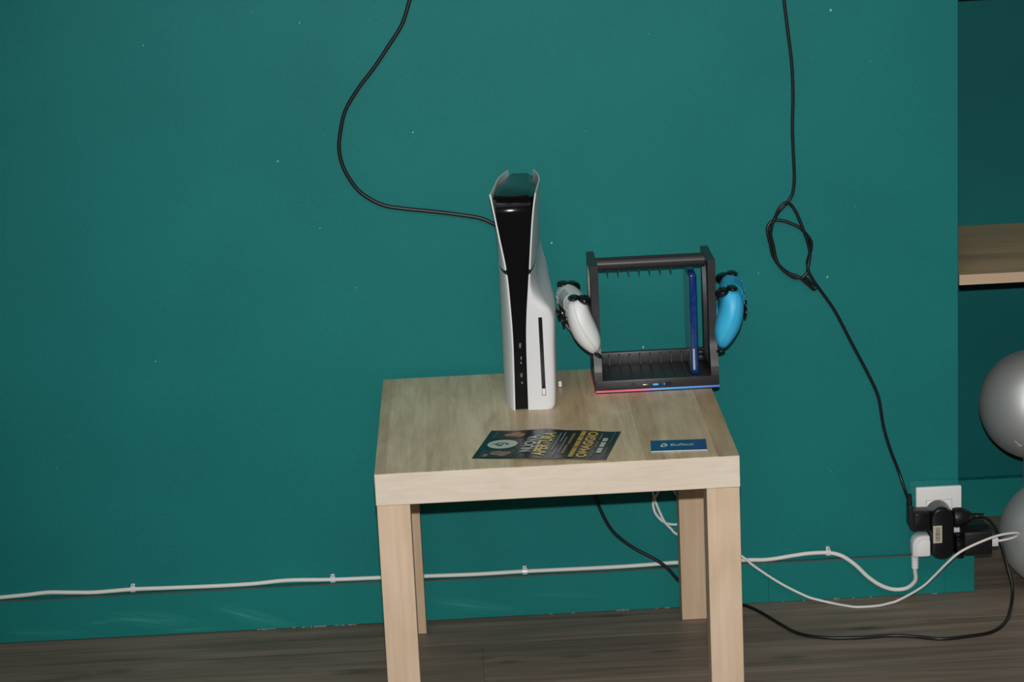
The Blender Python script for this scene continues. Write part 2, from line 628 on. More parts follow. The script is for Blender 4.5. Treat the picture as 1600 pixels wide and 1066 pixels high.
for x in (0.001, 0.499):
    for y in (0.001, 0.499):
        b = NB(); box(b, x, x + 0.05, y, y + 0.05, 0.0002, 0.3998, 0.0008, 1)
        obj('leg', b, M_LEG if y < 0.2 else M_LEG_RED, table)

# ------------------------------------------------------------------ game console
CX, CY, CZ = 0.233, 0.310, 0.4503
console = thing('game_console', 'white and black upright game console on the birch table', 'game console', (CX, CY, CZ), math.radians(-5.2))
XF_L = [(0.0, -0.0140), (0.11, -0.0122), (0.17, -0.0136), (0.23, -0.0170), (0.29, -0.0262), (0.358, -0.0370)]
XF_R = [(0.0, 0.0118), (0.108, 0.0133), (0.16, 0.0160), (0.214, 0.0213), (0.29, 0.0285), (0.329, 0.0330), (0.358, 0.0378)]
XO_R = [(0.0, 0.0505), (0.006, 0.0535), (0.04, 0.0552), (0.10, 0.0560), (0.141, 0.0572), (0.156, 0.0560), (0.168, 0.0515), (0.179, 0.0420), (0.192, 0.0335),
        (0.211, 0.0290), (0.24, 0.0296), (0.30, 0.0338), (0.358, 0.0378)]


def smooth_tab(tab):
    c = catmull([(z, x, 0) for z, x in tab], 8)
    return [(p.x, p.y) for p in c]


XF_L, XF_R, XO_R = smooth_tab(XF_L), smooth_tab(XF_R), smooth_tab(XO_R)
DEP = 0.214


def section(z, side):
    """outer surface of a side cover at height z, front edge to back"""
    if side < 0:
        k = 0.0
        xf, xo, xb = interp(XF_L, z), -0.0345, -0.029 + 0.0065 * sm(0.25, 0.358, z)
    else:
        k = 1 - sm(0.165, 0.235, z)
        xf, xo = interp(XF_R, z), interp(XO_R, z)
        xb = 0.0225 + 0.018 * k + 0.006 * (1 - sm(0.25, 0.358, z)) * (1 - k)
    yr = 0.10 - 0.076 * k
    e = 5.2
    pts = []
    for i in range(15):
        a = i / 14 * PI / 2
        # bowed plate: thin front edge, flank swelling towards the middle
        px_, py_ = xf + (xo - xf) * math.sin(a), 0.10 * (i / 14) ** 1.35
        # boxy disc bay: flat front with a rounded edge
        qx_, qy_ = xf + (xo - xf) * math.sin(a) ** (2 / e), 0.024 * (1 - max(0.0, math.cos(a)) ** (2 / e))
        pts.append((px_ + (qx_ - px_) * k, py_ + (qy_ - py_) * k))
    for i in range(1, 9):
        t = i / 8
        pts.append((xo + (xb - xo) * t * t, yr + (DEP - yr) * t))
    return pts


def cover(name, side, za, zb, slope_a, slope_b, nz):
    th = 0.0024
    rows = []
    for i in range(nz + 1):
        t = i / nz
        out = []
        for (x, y) in section((za + (zb - za) * t), side):
            lo, hi = za + slope_a * y, zb + slope_b * y
            # rounded lower front corners
            z = lo + (hi - lo) * t
            xs = section_x(z, side, y, x)
            out.append((xs, y, z))
        inn = [(x - side * th, y + 0.0006, z) for x, y, z in out]
        rows.append(out + inn[::-1])
    b = NB()
    grid(b, rows, close=True, cap=True)
    o = obj(name, b, M_SHELL, console, 40, local=True)
    return o


def section_x(z, side, y, x):
    return x


cover('lower_side_cover', -1, 0.0, 0.2268, 0.0, 0.04, 46)
cover('upper_side_cover', -1, 0.2335, 0.358, 0.04, 0.0, 26)
rc = cover('lower_side_cover', 1, 0.0, 0.2268, 0.0, 0.04, 60)
cover('upper_side_cover', 1, 0.2335, 0.358, 0.04, 0.0, 26)
# black core between the covers
b = NB()
rows = []
zs = [0.0 + 0.32 * i / 20 for i in range(21)] + [0.32 + 0.030 * i / 10 for i in range(1, 11)]
for z in zs:
    hl = max(interp(XF_L, z) + 0.0022, -0.0275)
    hr = min(interp(XF_R, z) - 0.0026, 0.0275)
    yf = 0.0065
    u = max(0.0, (z - 0.322) / 0.028)
    yf += 0.0107 * u * u
    fr = []
    for i in range(9):
        w = i / 8
        fr.append((hl + (hr - hl) * w, yf + 2.2 * (hl + (hr - hl) * w + 0.022) ** 2 - 0.0010, z))
    xm = 0.0285
    xk = 0.0215
    rows.append(fr + [(min(xm, hr + 0.004) if hr < 0.02 else xm, 0.06, z), (xk, 0.20, z), (-xk, 0.20, z), (-xm, 0.06, z)])
grid(b, rows, close=True, cap=True)
for f in b.faces:
    if f.calc_center_median().z < 0.17: f.material_index = 1
obj('core', b, [mat('black_core_gloss', (0.007, 0.007, 0.008), 0.10, 0.20), mat('black_core_matt', (0.0055, 0.0055, 0.006), 0.35, 0.06)], console, 40, local=True)
# gloss top cap with a lip that overhangs the front
b = NB()
capo = [(-0.0315, 0.0045), (-0.022, 0.0022), (0, 0.0012), (0.022, 0.0022), (0.0315, 0.0045), (0.0325, 0.06), (0.0300, 0.11), (0.0175, 0.200), (-0.0175, 0.200), (-0.0300, 0.11), (-0.0325, 0.06)]
capi = [(-0.0300, 0.0055), (-0.022, 0.0032), (0, 0.0022), (0.022, 0.0032), (0.0250, 0.0055), (0.0255, 0.06), (0.0225, 0.11), (0.0140, 0.198), (-0.0145, 0.198), (-0.0240, 0.11), (-0.0290, 0.06)]
rows = [[(x, y, 0.3500) for x, y in capo], [(x, y, 0.3520) for x, y in capo], [(x, y, 0.3526) for x, y in capi], [(x * 0.98, y + 0.001, 0.3542) for x, y in capi], [(x * 0.93, 0.004 + y * 0.985, 0.3550) for x, y in capi]]
grid(b, rows, close=True, cap=True)
obj('top_cap', b, M_GLOSS, console, 35, local=True)
# dark band showing in the split between upper and lower covers
for side in (-1, 1):
    rows = []
    for zz in (0.2255, 0.2350):
        o_ = [(x - side * 0.0007, y + 0.0004, zz + 0.04 * y) for x, y in section(zz, side)]
        i_ = [(x - side * 0.0024, y, z) for x, y, z in o_]
        rows.append(o_ + i_[::-1])
    b = NB(); grid(b, rows, close=True, cap=True)
    obj('split_band', b, M_SATIN, console, 40, local=True)
# disc slot, eject button, ports, power key and other front details
b = NB()
sec_y = 0.0
def on_front(z, w):      # point on the disc side's front face at height z, fraction w across
    s = section(z, 1)
    x = s[0][0] + (interp(XO_R, z) - s[0][0]) * w
    for (x0, y0), (x1, y1) in zip(s[:-1], s[1:]):
        if x0 <= x <= x1:
            return Vector((x, y0 + (y1 - y0) * (x - x0) / max(1e-9, x1 - x0), z))
    return Vector((x, 0.0, z))
rows = []
for i in range(13):
    z = 0.0355 + (0.1545 - 0.0355) * i / 12
    xc = 0.0362 - 0.0008 * i / 12
    rows.append([(xc - 0.0031, -0.0004, z), (xc + 0.0031, -0.0004, z), (xc + 0.0031, 0.0035, z), (xc - 0.0031, 0.0035, z)])
grid(b, rows, close=True, cap=True)
obj('disc_slot', b, M_SATIN, console, None, local=True)
b = NB(); box(b, 0.0329, 0.0395, -0.0005, 0.003, 0.0235, 0.0345, 0.0006, 2)
obj('eject_recess', b, mat('grey_gap', (0.16, 0.16, 0.17), 0.5), console, 30, local=True)
b = NB(); box(b, 0.0336, 0.0388, -0.0012, 0.003, 0.0244, 0.0346, 0.0008, 2)
obj('eject_button', b, M_WHITE, console, 30, local=True)
M_MARK = mat('grey_print', (0.25, 0.25, 0.26), 0.4)
for name, x, z, w, h in (('usb_port', 0.0005, 0.1065, 0.0030, 0.0100), ('usb_port', 0.0004, 0.0570, 0.0030, 0.0085)):
    b = NB(); box(b, x - w, x + w, 0.0050, 0.0075, z - h / 2, z + h / 2, 0.0008, 2)
    rim = obj(name, b, M_BLACK, console, 30, local=True)
    b = NB(); box(b, x - 0.0010, x + 0.0010, 0.0046, 0.0070, z - h * 0.32, z + h * 0.32, 0.0004, 1)
    obj('contact_tongue', b, M_MARK, rim, None, local=True)
b = NB(); box(b, 0.0005, 0.0022, 0.0049, 0.007, 0.0835, 0.0885, 0.0005, 2)
obj('power_button', b, mat('brushed_key', (0.5, 0.5, 0.5), 0.3, metal=0.8), console, 30, local=True)
for z in (0.0765, 0.0430):
    b = NB(); box(b, 0.0000, 0.0018, 0.0052, 0.007, z, z + 0.0035)
    obj('port_symbol', b, M_MARK, console, None, local=True)
# vents inside the left gap
for i in range(4):
    z = 0.290 + i * 0.013
    b = NB(); box(b, -0.0288, -0.0268, 0.016, 0.055, z, z + 0.0035, 0.0008, 1)
    obj('vent_rib', b, M_GLOSS, console, 30, local=True)
# clear foot at the right rear
b = NB(); box(b, 0.0530, 0.0583, 0.1335, 0.1350, 0.0010, 0.0105, 0.0004, 1)
tag(obj('foot_clip', b, M_WHITE, console, 30, local=True), 'small white plastic foot clip')

# ------------------------------------------------------------------ organiser stand with lit base
stand = thing('game_stand', 'black game storage tower with light strip on the table corner', 'storage stand', (0.459, 0.447, 0.4502))
XL, XR = 0.3563, 0.5623
b = NB()
# tray base: floor, lip, back wall with ribs
box(b, XL, XR, 0.381, 0.514, 0.4560, 0.4680, 0.0012, 2)
box(b, XL + 0.001, XR - 0.001, 0.3805, 0.3880, 0.4570, 0.4726, 0.0010, 2)
box(b, XL + 0.001, XR - 0.001, 0.5040, 0.5140, 0.4570, 0.4885, 0.0010, 2)
obj('base', b, M_STAND, stand, 30)
b = NB(); box(b, XL + 0.002, XR - 0.002, 0.383, 0.512, 0.4503, 0.4530, 0.0006, 1)
obj('base_plate', b, M_BLACK, stand, 30)
# light strip: pink to blue, wraps the base
m_led = bpy.data.materials.new('light_strip')
m_led.use_nodes = True
nt = m_led.node_tree
bs = nt.nodes['Principled BSDF']
tc = nt.nodes.new('ShaderNodeTexCoord')
sx = nt.nodes.new('ShaderNodeSeparateXYZ')
nt.links.new(tc.outputs['Object'], sx.inputs[0])
mr = nt.nodes.new('ShaderNodeMapRange')
mr.inputs['From Min'].default_value = -0.103
mr.inputs['From Max'].default_value = 0.103
nt.links.new(sx.outputs['X'], mr.inputs['Value'])
cr = nt.nodes.new('ShaderNodeValToRGB')
el = cr.color_ramp.elements
el[0].position, el[0].color = 0.0, (0.16, 0.012, 0.022, 1)
el[1].position, el[1].color = 1.0, (0.10, 0.16, 0.55, 1)
for p_, c_ in ((0.006, (0.16, 0.012, 0.022, 1)), (0.014, (0.80, 0.14, 0.20, 1)), (0.12, (0.70, 0.10, 0.20, 1)), (0.36, (0.90, 0.15, 0.28, 1)), (0.43, (0.50, 0.25, 0.62, 1)), (0.52, (0.10, 0.42, 0.85, 1)), (0.75, (0.07, 0.32, 0.80, 1))):
    e = el.new(p_)
    e.color = c_
nt.links.new(mr.outputs[0], cr.inputs['Fac'])
nt.links.new(cr.outputs['Color'], bs.inputs['Emission Color'])
bs.inputs['Emission Strength'].default_value = 0.80
bs.inputs['Base Color'].default_value = (0.04, 0.04, 0.04, 1)
b = NB(); box(b, XL - 0.0005, XR + 0.0005, 0.3800, 0.513, 0.4531, 0.4560, 0.0006, 1)
tag(obj('light_strip', b, m_led, stand, 30), 'glowing light strip fading from pink to blue')
# slot ribs on the tray floor and back wall
for i in range(8):
    x = 0.3877 + (i - 0) * 0.01758 - 0.0088 + 0.0088
    if i >= 7 and x > 0.512: continue
    b = NB()
    prism(b, [(0.3885, 0.4681), (0.4000, 0.4681), (0.4000, 0.4700), (0.4900, 0.4700), (0.4990, 0.4840), (0.5039, 0.4860), (0.5039, 0.4681)], 0, x - 0.0011, x + 0.0011)
    obj('slot_rib', b, M_STAND, stand)
b = NB()
prism(b, [(0.39, 0.4681), (0.47, 0.4681), (0.5039, 0.4681), (0.5039, 0.486), (0.4975, 0.484), (0.49, 0.470), (0.39, 0.470)], 0, 0.5335, 0.5357)
obj('slot_rib', b, M_STAND, stand)


def upright(x0, x1):
    """open frame: slender front post, bowed rear post, joined top and bottom"""
    N = 22
    zt, zb = 0.6645, 0.4727
    outer_f, inner_f, inner_r, outer_r = [], [], [], []
    for i in range(N + 1):
        z = zb + (zt - zb) * i / N
        yf = 0.3830 + 0.0150 * sm(0.476, 0.535, z) - 0.0020 * sm(0.60, 0.664, z)
        outer_f.append((yf, z))
        inner_f.append((yf + 0.022 + 0.012 * ((z - 0.565) / 0.09) ** 2, z))
        inner_r.append((0.482 + 1.75 * (z - 0.545) ** 2, z))
        outer_r.append((0.514, z))
    b = NB()
    # front post, rear post, crossties as solid pieces of one bmesh
    for A, B in ((outer_f, inner_f), (inner_r, outer_r)):
        rows = [[(x0, a[0], a[1]), (x1, a[0], a[1]), (x1, c[0], c[1]), (x0, c[0], c[1])] for a, c in zip(A, B)]
        grid(b, rows, close=True, cap=True)
    prism(b, [(outer_f[-1][0] + 0.0002, 0.6440), (outer_f[-1][0], 0.6644), (0.5139, 0.6644), (0.5139, 0.6400), (0.47, 0.6500), (0.44, 0.6500)], 0, x0 + 0.0001, x1 - 0.0001)
    prism(b, [(0.384, 0.4727), (0.384, 0.4860), (0.44, 0.4830), (0.5139, 0.4860), (0.5139, 0.4727)], 0, x0 + 0.0001, x1 - 0.0001)
    bmesh.ops.remove_doubles(b, verts=b.verts, dist=1e-6)
    return b


for x0, x1 in ((XL, XL + 0.0128), (XR - 0.0128, XR)):
    obj('upright', upright(x0, x1), M_STAND, stand, 25)
b = NB()
My = Matrix.Translation((XL + 0.0128, 0.452, 0.6550)) @ Matrix.Rotation(PI / 2, 4, 'Y')
lathe(b, [(0.0112, 0.0), (0.0112, XR - XL - 0.0256)], My, 28)
obj('crossbar', b, M_STAND, stand, 40)
for i in range(7):
    x = 0.3877 + i * 0.01758
    b = NB()
    prism(b, [(x - 0.0012, 0.6452), (x + 0.0012, 0.6452), (x + 0.0004, 0.6352), (x - 0.0004, 0.6352)], 1, 0.446, 0.470)
    obj('divider_tooth', b, M_STAND, stand)
# hooks that carry the controllers
for s, x in ((-1, XL), (1, XR)):
    b = NB()
    prism(b, [(x - s * 0.0005, 0.5420), (x + s * 0.020, 0.5420), (x + s * 0.032, 0.5490), (x + s * 0.034, 0.5550), (x + s * 0.018, 0.5500), (x - s * 0.0005, 0.5500)], 1, 0.425, 0.465, 0.001)
    obj('controller_hook', b, M_STAND, stand, 30)
    b = NB()
    box(b, min(x, x + s * 0.0012), max(x, x + s * 0.0012), 0.425, 0.465, 0.5502, 0.600, 0.0004, 1)
    obj('hook_plate', b, M_STAND, stand, 30)
# right inside corner clip
b = NB(); box(b, 0.5400, 0.5490, 0.495, 0.5035, 0.4690, 0.4780, 0.001, 2); box(b, 0.5400, 0.5490, 0.492, 0.5035, 0.4795, 0.4870, 0.001, 2)
obj('corner_clip', b, M_BLACK, stand, 30)
# front controls
def disc(bm, x, z, y, r0, r1, h):
    Mf = Matrix.Translation((x, y, z)) @ Matrix.Rotation(PI / 2, 4, 'X')
    n = 20
    rows = [[Mf @ Vector((r * math.cos(2 * PI * k / n), r * math.sin(2 * PI * k / n), hh)) for k in range(n)] for r, hh in ((r0, 0), (r0, h), (r1, h), (r1, h * 0.3))]
    grid(bm, rows, close=True, cap=True)
b = NB(); disc(b, 0.4189, 0.4637, 0.3806, 0.0043, 0.0030, 0.0006)
pb = obj('power_button', b, M_SATIN, stand, 30)
b = NB(); disc(b, 0.4189, 0.4637, 0.3806, 0.0014, 0.0008, 0.0010)
obj('power_mark', b, M_BLACK, pb, 30)
b = NB(); box(b, 0.4350, 0.4440, 0.3800, 0.3820, 0.4624, 0.4639, 0.0005, 2)
pr = obj('charging_port', b, mat('port_metal', (0.55, 0.53, 0.50), 0.3, metal=0.7), stand, 30)
M_USB = mat('usb_blue_lit', (0.02, 0.2, 0.5), 0.4, emit=(0.03, 0.33, 0.95), estr=0.75)
for xa, xb, k in ((0.4512, 0.4632, 1), (0.4700, 0.4825, 0)):
    b = NB(); box(b, xa, xb, 0.3799, 0.3818, 0.4602, 0.4656, 0.0004, 1)
    p_ = obj('charging_port', b, M_GLOSS, stand, 30)
    b = NB()
    if k:
        box(b, xa + 0.0008, xb - 0.0020, 0.3795, 0.3810, 0.4612, 0.4648, 0.0004, 1)
        tag(obj('port_tongue', b, M_USB, p_, 30), 'blue lit port tongue')
    else:
        box(b, xa + 0.0004, xa + 0.0018, 0.3795, 0.3810, 0.4608, 0.4652, 0.0004, 1)
        tag(obj('port_tongue', b, M_USB, p_, 30), 'blue lit port tongue')

# ------------------------------------------------------------------ game case in the last slot
case = thing('game_case', 'slim blue plastic game case standing at right end of black stand', 'game case', (0.525, 0.47, 0.4703))
M_CASE = mat('blue_case_plastic', (0.006, 0.040, 0.22), 0.16, 0.6, trans=0.2, mottle=0.5, mscale=60)
M_SLEEVE = mat('case_sleeve', (0.10, 0.17, 0.13), 0.12, 0.6, mottle=0.25, mscale=25)  # clear sleeve with the green wall reflection put into its colour
cx0, cx1, cy0, cy1, cz0, cz1 = 0.5190, 0.5315, 0.4030, 0.4850, 0.4703, 0.6405
cy1 = 0.5030
b = NB(); box(b, cx0, cx1, cy0, cy1, cz0, cz1, 0.0022, 3)
cs = obj('shell', b, M_CASE, case, 40)
b = NB(); box(b, cx0 - 0.0004, cx0 + 0.0002, cy0 + 0.006, cy1 - 0.004, cz0 + 0.004, cz1 - 0.004)
tag(obj('cover_sheet', b, M_SLEEVE, case), 'cover sheet on the side of the case, green wall reflection in its colour')
b = NB(); box(b, cx0 + 0.0026, cx1 - 0.0026, cy0 - 0.0004, cy0 + 0.0002, cz0 + 0.006, cz1 - 0.022)
sp = obj('spine_sheet', b, mat('spine_print', (0.006, 0.040, 0.18), 0.2, 0.6, mottle=0.8, mscale=120), case)
b = NB(); box(b, cx0 + 0.0028, cx0 + 0.0062, cy0 - 0.0007, cy0 - 0.0003, cz0 + 0.008, cz0 + 0.044, 0.0001, 1)
tag(obj('spine_panel', b, mat('spine_pale', (0.45, 0.48, 0.6), 0.25, 0.5, mottle=0.3, mscale=200), sp), 'pale strip at the foot of the spine')

# ------------------------------------------------------------------ controllers
def resample(pts, n):
    c = catmull([(x, 0, z) for x, z in pts], 8)
    d = [0.0]
    for a, q in zip(c[:-1], c[1:]): d.append(d[-1] + (q - a).length)
    out = []
    for i in range(n):
        s = d[-1] * i / (n - 1)
        for k in range(len(d) - 1):
            if s <= d[k + 1] + 1e-12:
                f = (s - d[k]) / max(1e-9, d[k + 1] - d[k])
                q = c[k].lerp(c[k + 1], f)
                out.append((q.x, q.z))
                break
    return out


def controller(name, label, F, Bk, side, shell, deck, sticks, seam):
    YC, HY = 0.4305 if side < 0 else 0.4350, 0.0780
    NT = 60
    F, Bk = resample(F, NT), resample(Bk, NT)
    ctr = thing(name, label, 'controller', (F[0][0], YC, 0.55), 0, 'controllers hung on the black stand')

    def at(tt, w, s):
        i = max(0.0, min(1.0, tt)) * (NT - 1)
        k = min(NT - 2, int(i))
        f = i - k
        fx, fz = F[k][0] + (F[k + 1][0] - F[k][0]) * f, F[k][1] + (F[k + 1][1] - F[k][1]) * f
        bx, bz = Bk[k][0] + (Bk[k + 1][0] - Bk[k][0]) * f, Bk[k][1] + (Bk[k + 1][1] - Bk[k][1]) * f
        dx = side * 0.0055 * max(0.0, s + 0.82) ** 2
        return Vector((fx + (bx - fx) * w + dx, YC + HY * s, fz + (bz - fz) * w))

    def tmax(s):
        a = abs(s)
        return 0.56 + 0.44 * sm(0.44, 0.64, a)

    def front(t, s):
        # point of the face side of the shell at (t, s)
        tm = tmax(s)
        c = 1.0 if abs(s) <= 0.62 else math.sqrt(max(0.004, 1 - ((abs(s) - 0.62) / 0.38) ** 2.4))
        u = 2 * t / tm - 1
        v = max(0.0, c ** 2.7 - abs(u) ** 2.7) ** (1 / 2.7)
        return at(t, (1 - v) / 2, s)
    NS, NA = 56, 36
    rows = []
    for i in range(NS + 1):
        s = -1 + 2 * i / NS
        s = math.copysign(1 - (1 - abs(s)) ** 1.6, s) if abs(s) > 0.0 else 0.0
        c = 1.0
        if abs(s) > 0.62:
            c = math.sqrt(max(0.004, 1 - ((abs(s) - 0.62) / 0.38) ** 2.4))
        tm = tmax(s)
        ring = []
        for k in range(NA):
            a = 2 * PI * k / NA
            e = 2 / 2.7
            u = math.copysign(abs(math.cos(a)) ** e, math.cos(a)) * c
            v = math.copysign(abs(math.sin(a)) ** e, math.sin(a)) * c
            ring.append(at(tm * (u + 1) / 2, (v + 1) / 2, s))
        rows.append(ring)
    b = NB(); grid(b, rows, close=True, cap=True)
    body = obj('body_shell', b, shell, ctr, 70)
    # a seam line follows each grip, lying on the rounded end surface
    for sg in (-1, 1):
        pts = []
        for i in range(22):
            t = 0.03 + 0.93 * i / 21
            w = 0.30 + 0.34 * t
            u, v = 2 * t - 1, 2 * w - 1
            c = min(0.995, max(0.064, (abs(u) ** 2.7 + abs(v) ** 2.7) ** (1 / 2.7)))
            pts.append(at(t, w, sg * (0.62 + 0.38 * max(0.0, 1 - c * c) ** (1 / 2.4) + 0.002)))
        bb = NB(); tube(bb, pts, 0.00045, 6, 3)
        obj('grip_seam', bb, seam, ctr, 180)
    # touch panel, black centre panel
    def patch(nm, s0, s1, t0, t1, w, m_, lift):
        rws = []
        for i in range(9):
            s = s0 + (s1 - s0) * i / 8
            r = []
            for k in range(9):
                t = t0 + (t1 - t0) * k / 8
                p = front(t, s)
                r.append(p + Vector((side * lift, 0, 0)))
            back = [q - Vector((side * 0.004, 0, 0)) for q in r[::-1]]
            rws.append(r + back)
        bb = NB(); grid(bb, rws, close=True, cap=True)
        return obj(nm, bb, m_, ctr, 40)
    patch('touch_panel', -0.30, 0.30, 0.03, 0.24, 0.02, deck, 0.0012)
    patch('centre_panel', -0.48, 0.48, 0.28, 0.46, 0.02, M_GLOSS, 0.0008)
    # sticks
    for sg in (-1, 1):
        zt = sticks[0]
        tt = min(range(NT), key=lambda k: abs(F[k][1] - zt)) / (NT - 1)
        p = front(tt, sg * 0.30)
        ax = Vector((side * 1.0, 0, sticks[1])).normalized()
        q = ax.to_track_quat('Z', 'Y').to_matrix().to_4x4()
        Mx = Matrix.Translation(p) @ q
        bb = NB()
        lathe(bb, [(0.0128, -0.006), (0.0128, 0.0012), (0.0115, 0.0022), (0.0065, 0.0026), (0.0055, 0.0055), (0.0088, 0.0062), (0.0098, 0.0075), (0.0098, 0.0086), (0.0088, 0.0095), (0.0070, 0.0090), (0.0010, 0.0085)], Mx, 22)
        obj('thumbstick', bb, M_SATIN, ctr, 40)
    # face buttons on the near half, direction pad on the far half and vice versa
    for sg in (-1, 1):
        for (ds, dt) in ((0.0, -0.07), (0.0, 0.07), (-0.09, 0.0), (0.09, 0.0)):
            p = front(0.21 + dt, sg * 0.58 + ds)
            bb = NB(); sphere(bb, p + Vector((side * 0.0010, 0, 0)), (0.0010, 0.0040, 0.0040), seg=12)
            obj('face_button', bb, deck, ctr, 180)
    # shoulder keys
    for sg in (-1, 1):
        p = at(0.0, 0.30, sg * 0.70)
        bb = NB(); sphere(bb, p + Vector((0, 0, -0.0010)), (0.0096, 0.0170, 0.0048), Matrix.Rotation(side * 0.10, 3, 'Y'), seg=18)
        obj('bumper_key', bb, M_GLOSS, ctr, 180)
        p = at(0.0, 0.80, sg * 0.70)
        bb = NB(); sphere(bb, p + Vector((-side * 0.001, 0, -0.0045)), (0.0125, 0.0170, 0.0078), Matrix.Rotation(side * -0.35, 3, 'Y'), seg=18)
        obj('trigger', bb, M_GLOSS, ctr, 180)
    # small dark ellipsoids at the grip ends
    for sg in (-1, 1):
        p = at(0.995, 0.62, sg * 0.86)
        bb = NB(); sphere(bb, p + Vector((0, 0, -0.0008)), (0.0078, 0.0085, 0.0032), Matrix.Rotation(side * (-0.55 if name.startswith('white') else -0.25), 3, 'Y'), seg=16)
        obj('grip_tip', bb, M_SATIN, ctr, 180)
    return ctr


M_CW = mat('white_controller_shell', (0.84, 0.865, 0.87), 0.42, 0.4, bump=0.03, bscale=1500)
M_CB = mat('blue_controller_shell', (0.050, 0.53, 0.88), 0.42, 0.45, bump=0.03, bscale=1500)
M_DECKW = mat('pale_clear_key', (0.55, 0.60, 0.60), 0.12, 0.6)
M_DECKB = mat('blue_clear_key', (0.04, 0.40, 0.70), 0.12, 0.6)
controller('white_controller', 'white gamepad hanging from left side of the black stand',
           [(0.3160, 0.6195), (0.3125, 0.6090), (0.3135, 0.5951), (0.3150, 0.5821), (0.3200, 0.5605), (0.3290, 0.542), (0.3395, 0.5282), (0.3500, 0.5175)],
           [(0.3500, 0.6180), (0.3525, 0.6085), (0.3524, 0.598), (0.3556, 0.5848), (0.3621, 0.5681), (0.3679, 0.553), (0.3712, 0.5397), (0.3700, 0.5260)],
           -1, M_CW, M_DECKW, (0.574, -0.25), mat('grey_seam', (0.58, 0.60, 0.60), 0.5))
controller('blue_controller', 'bright blue gamepad hanging from right side of the black stand',
           [(0.5970, 0.6225), (0.6045, 0.6117), (0.6068, 0.5951), (0.6048, 0.5713), (0.599, 0.5514), (0.5896, 0.5334), (0.5825, 0.5215), (0.5765, 0.5150)],
           [(0.5650, 0.6170), (0.5655, 0.6074), (0.5674, 0.5935), (0.5647, 0.579), (0.5589, 0.5627), (0.5558, 0.5481), (0.5552, 0.5334), (0.5575, 0.5215)],
           1, M_CB, M_DECKB, (0.572, -0.2), mat('blue_seam', (0.05, 0.45, 0.74), 0.5))

# ------------------------------------------------------------------ cables
def cable(name, label, cat, splines, r, m, n=10):
    t = thing(name, label, cat, splines[0][0])
    b = NB()
    for s in splines: tube(b, s, r, n)
    obj('cord', b, m, t, 180)
    return t


WY = 0.5712
cabL = [(0.0882, 1.112), (0.0822, 1.0956), (0.0671, 1.0559), (0.0402, 1.0176), (0.0169, 0.9865), (-0.012, 0.9524), (-0.0358, 0.9167), (-0.0466, 0.8814), (-0.0509, 0.8488),
        (-0.0443, 0.8156), (-0.0268, 0.7838), (-0.0073, 0.7652), (0.0191, 0.7505), (0.0513, 0.7433), (0.1054, 0.735), (0.1486, 0.7272)]
pts = [(0.13, WY, 1.45), (0.115, WY, 1.25)] + [(x, WY, z) for x, z in cabL] + [(0.181, 0.569, 0.7205), (0.2023, 0.566, 0.7105), (0.225, 0.558, 0.696), (0.241, 0.546, 0.690), (0.247, 0.530, 0.690)]
t = cable('video_cable', 'thick black cable curving down the wall into the console', 'cable', [pts], 0.0034, M_CABLE)
b = NB(); box(b, 0.238, 0.256, 0.5265, 0.541, 0.684, 0.696, 0.002, 2); obj('plug', b, M_BLACK, t, 30)

# the right-hand cord with a loose knot
def wp(L_, y0=0.5715, amp=0.0):
    return [(x, y0 + (amp if k % 2 else -amp), z) for k, (x, z) in enumerate(L_)]
cabR = [(0.690, 1.45), (0.698, 1.25), (0.7066, 1.0808), (0.7073, 1.0647), (0.7128, 1.0109), (0.7183, 0.9568), (0.7195, 0.9025), (0.7175, 0.8479), (0.7187, 0.7929), (0.7192, 0.7597), (0.7155, 0.7344), (0.7063, 0.7200)]
kA = [(0.6982, 0.7123), (0.6897, 0.7034), (0.683, 0.6915), (0.6791, 0.6813), (0.6769, 0.6644), (0.6812, 0.6452), (0.6845, 0.6261), (0.6907, 0.6105), (0.7035, 0.5965), (0.7165, 0.5882), (0.7276, 0.5876),
      (0.7369, 0.5852), (0.7461, 0.5752), (0.7535, 0.5715), (0.7497, 0.5654), (0.7387, 0.5756), (0.7276, 0.5857), (0.7202, 0.5909), (0.7054, 0.5974), (0.6944, 0.6065), (0.6853, 0.6184), (0.679, 0.6321),
      (0.6757, 0.6493), (0.6722, 0.6646), (0.6716, 0.6779), (0.6773, 0.687), (0.6867, 0.69), (0.6996, 0.6882), (0.7144, 0.6823), (0.7273, 0.675), (0.7364, 0.6651), (0.7455, 0.6514), (0.7462, 0.638),
      (0.7423, 0.625), (0.7393, 0.6137), (0.74, 0.6003), (0.7352, 0.592), (0.7290, 0.5870)]
kB = [(0.6850, 0.6960), (0.6900, 0.7080), (0.6975, 0.7170), (0.7045, 0.7203), (0.7116, 0.7169), (0.7197, 0.7052), (0.7277, 0.6859), (0.733, 0.6705), (0.7384, 0.6551), (0.7419, 0.6416), (0.7435, 0.6283), (0.7415, 0.6151), (0.7394, 0.6037), (0.743, 0.5921), (0.7521, 0.5763)]
cR2 = [(0.7644, 0.5579), (0.7861, 0.5238), (0.8132, 0.4675), (0.8405, 0.412), (0.8592, 0.367), (0.8677, 0.3142), (0.8786, 0.2726), (0.8935, 0.2306)]
t = thing('knotted_power_cord', 'black power cord with a loose knot hanging down the right wall', 'cable', (0.7066, 0.5715, 1.08))
b = NB()
tube(b, [(x, 0.5718, z) for x, z in cabR] + [(x, 0.5704 - 0.0013 * math.sin(k * 0.9), z) for k, (x, z) in enumerate(kA)], 0.00285, 9, 5)
tube(b, [(x, 0.5680 - 0.0012 * math.sin(k * 1.1), z) for k, (x, z) in enumerate(kB)] + [(x, 0.5712, z) for x, z in cR2] + [(0.9015, 0.560, 0.2020), (0.9050, 0.541, 0.186), (0.9060, 0.531, 0.176)], 0.00285, 9, 5)
obj('cord', b, M_CABLE, t, 180)
b = NB()
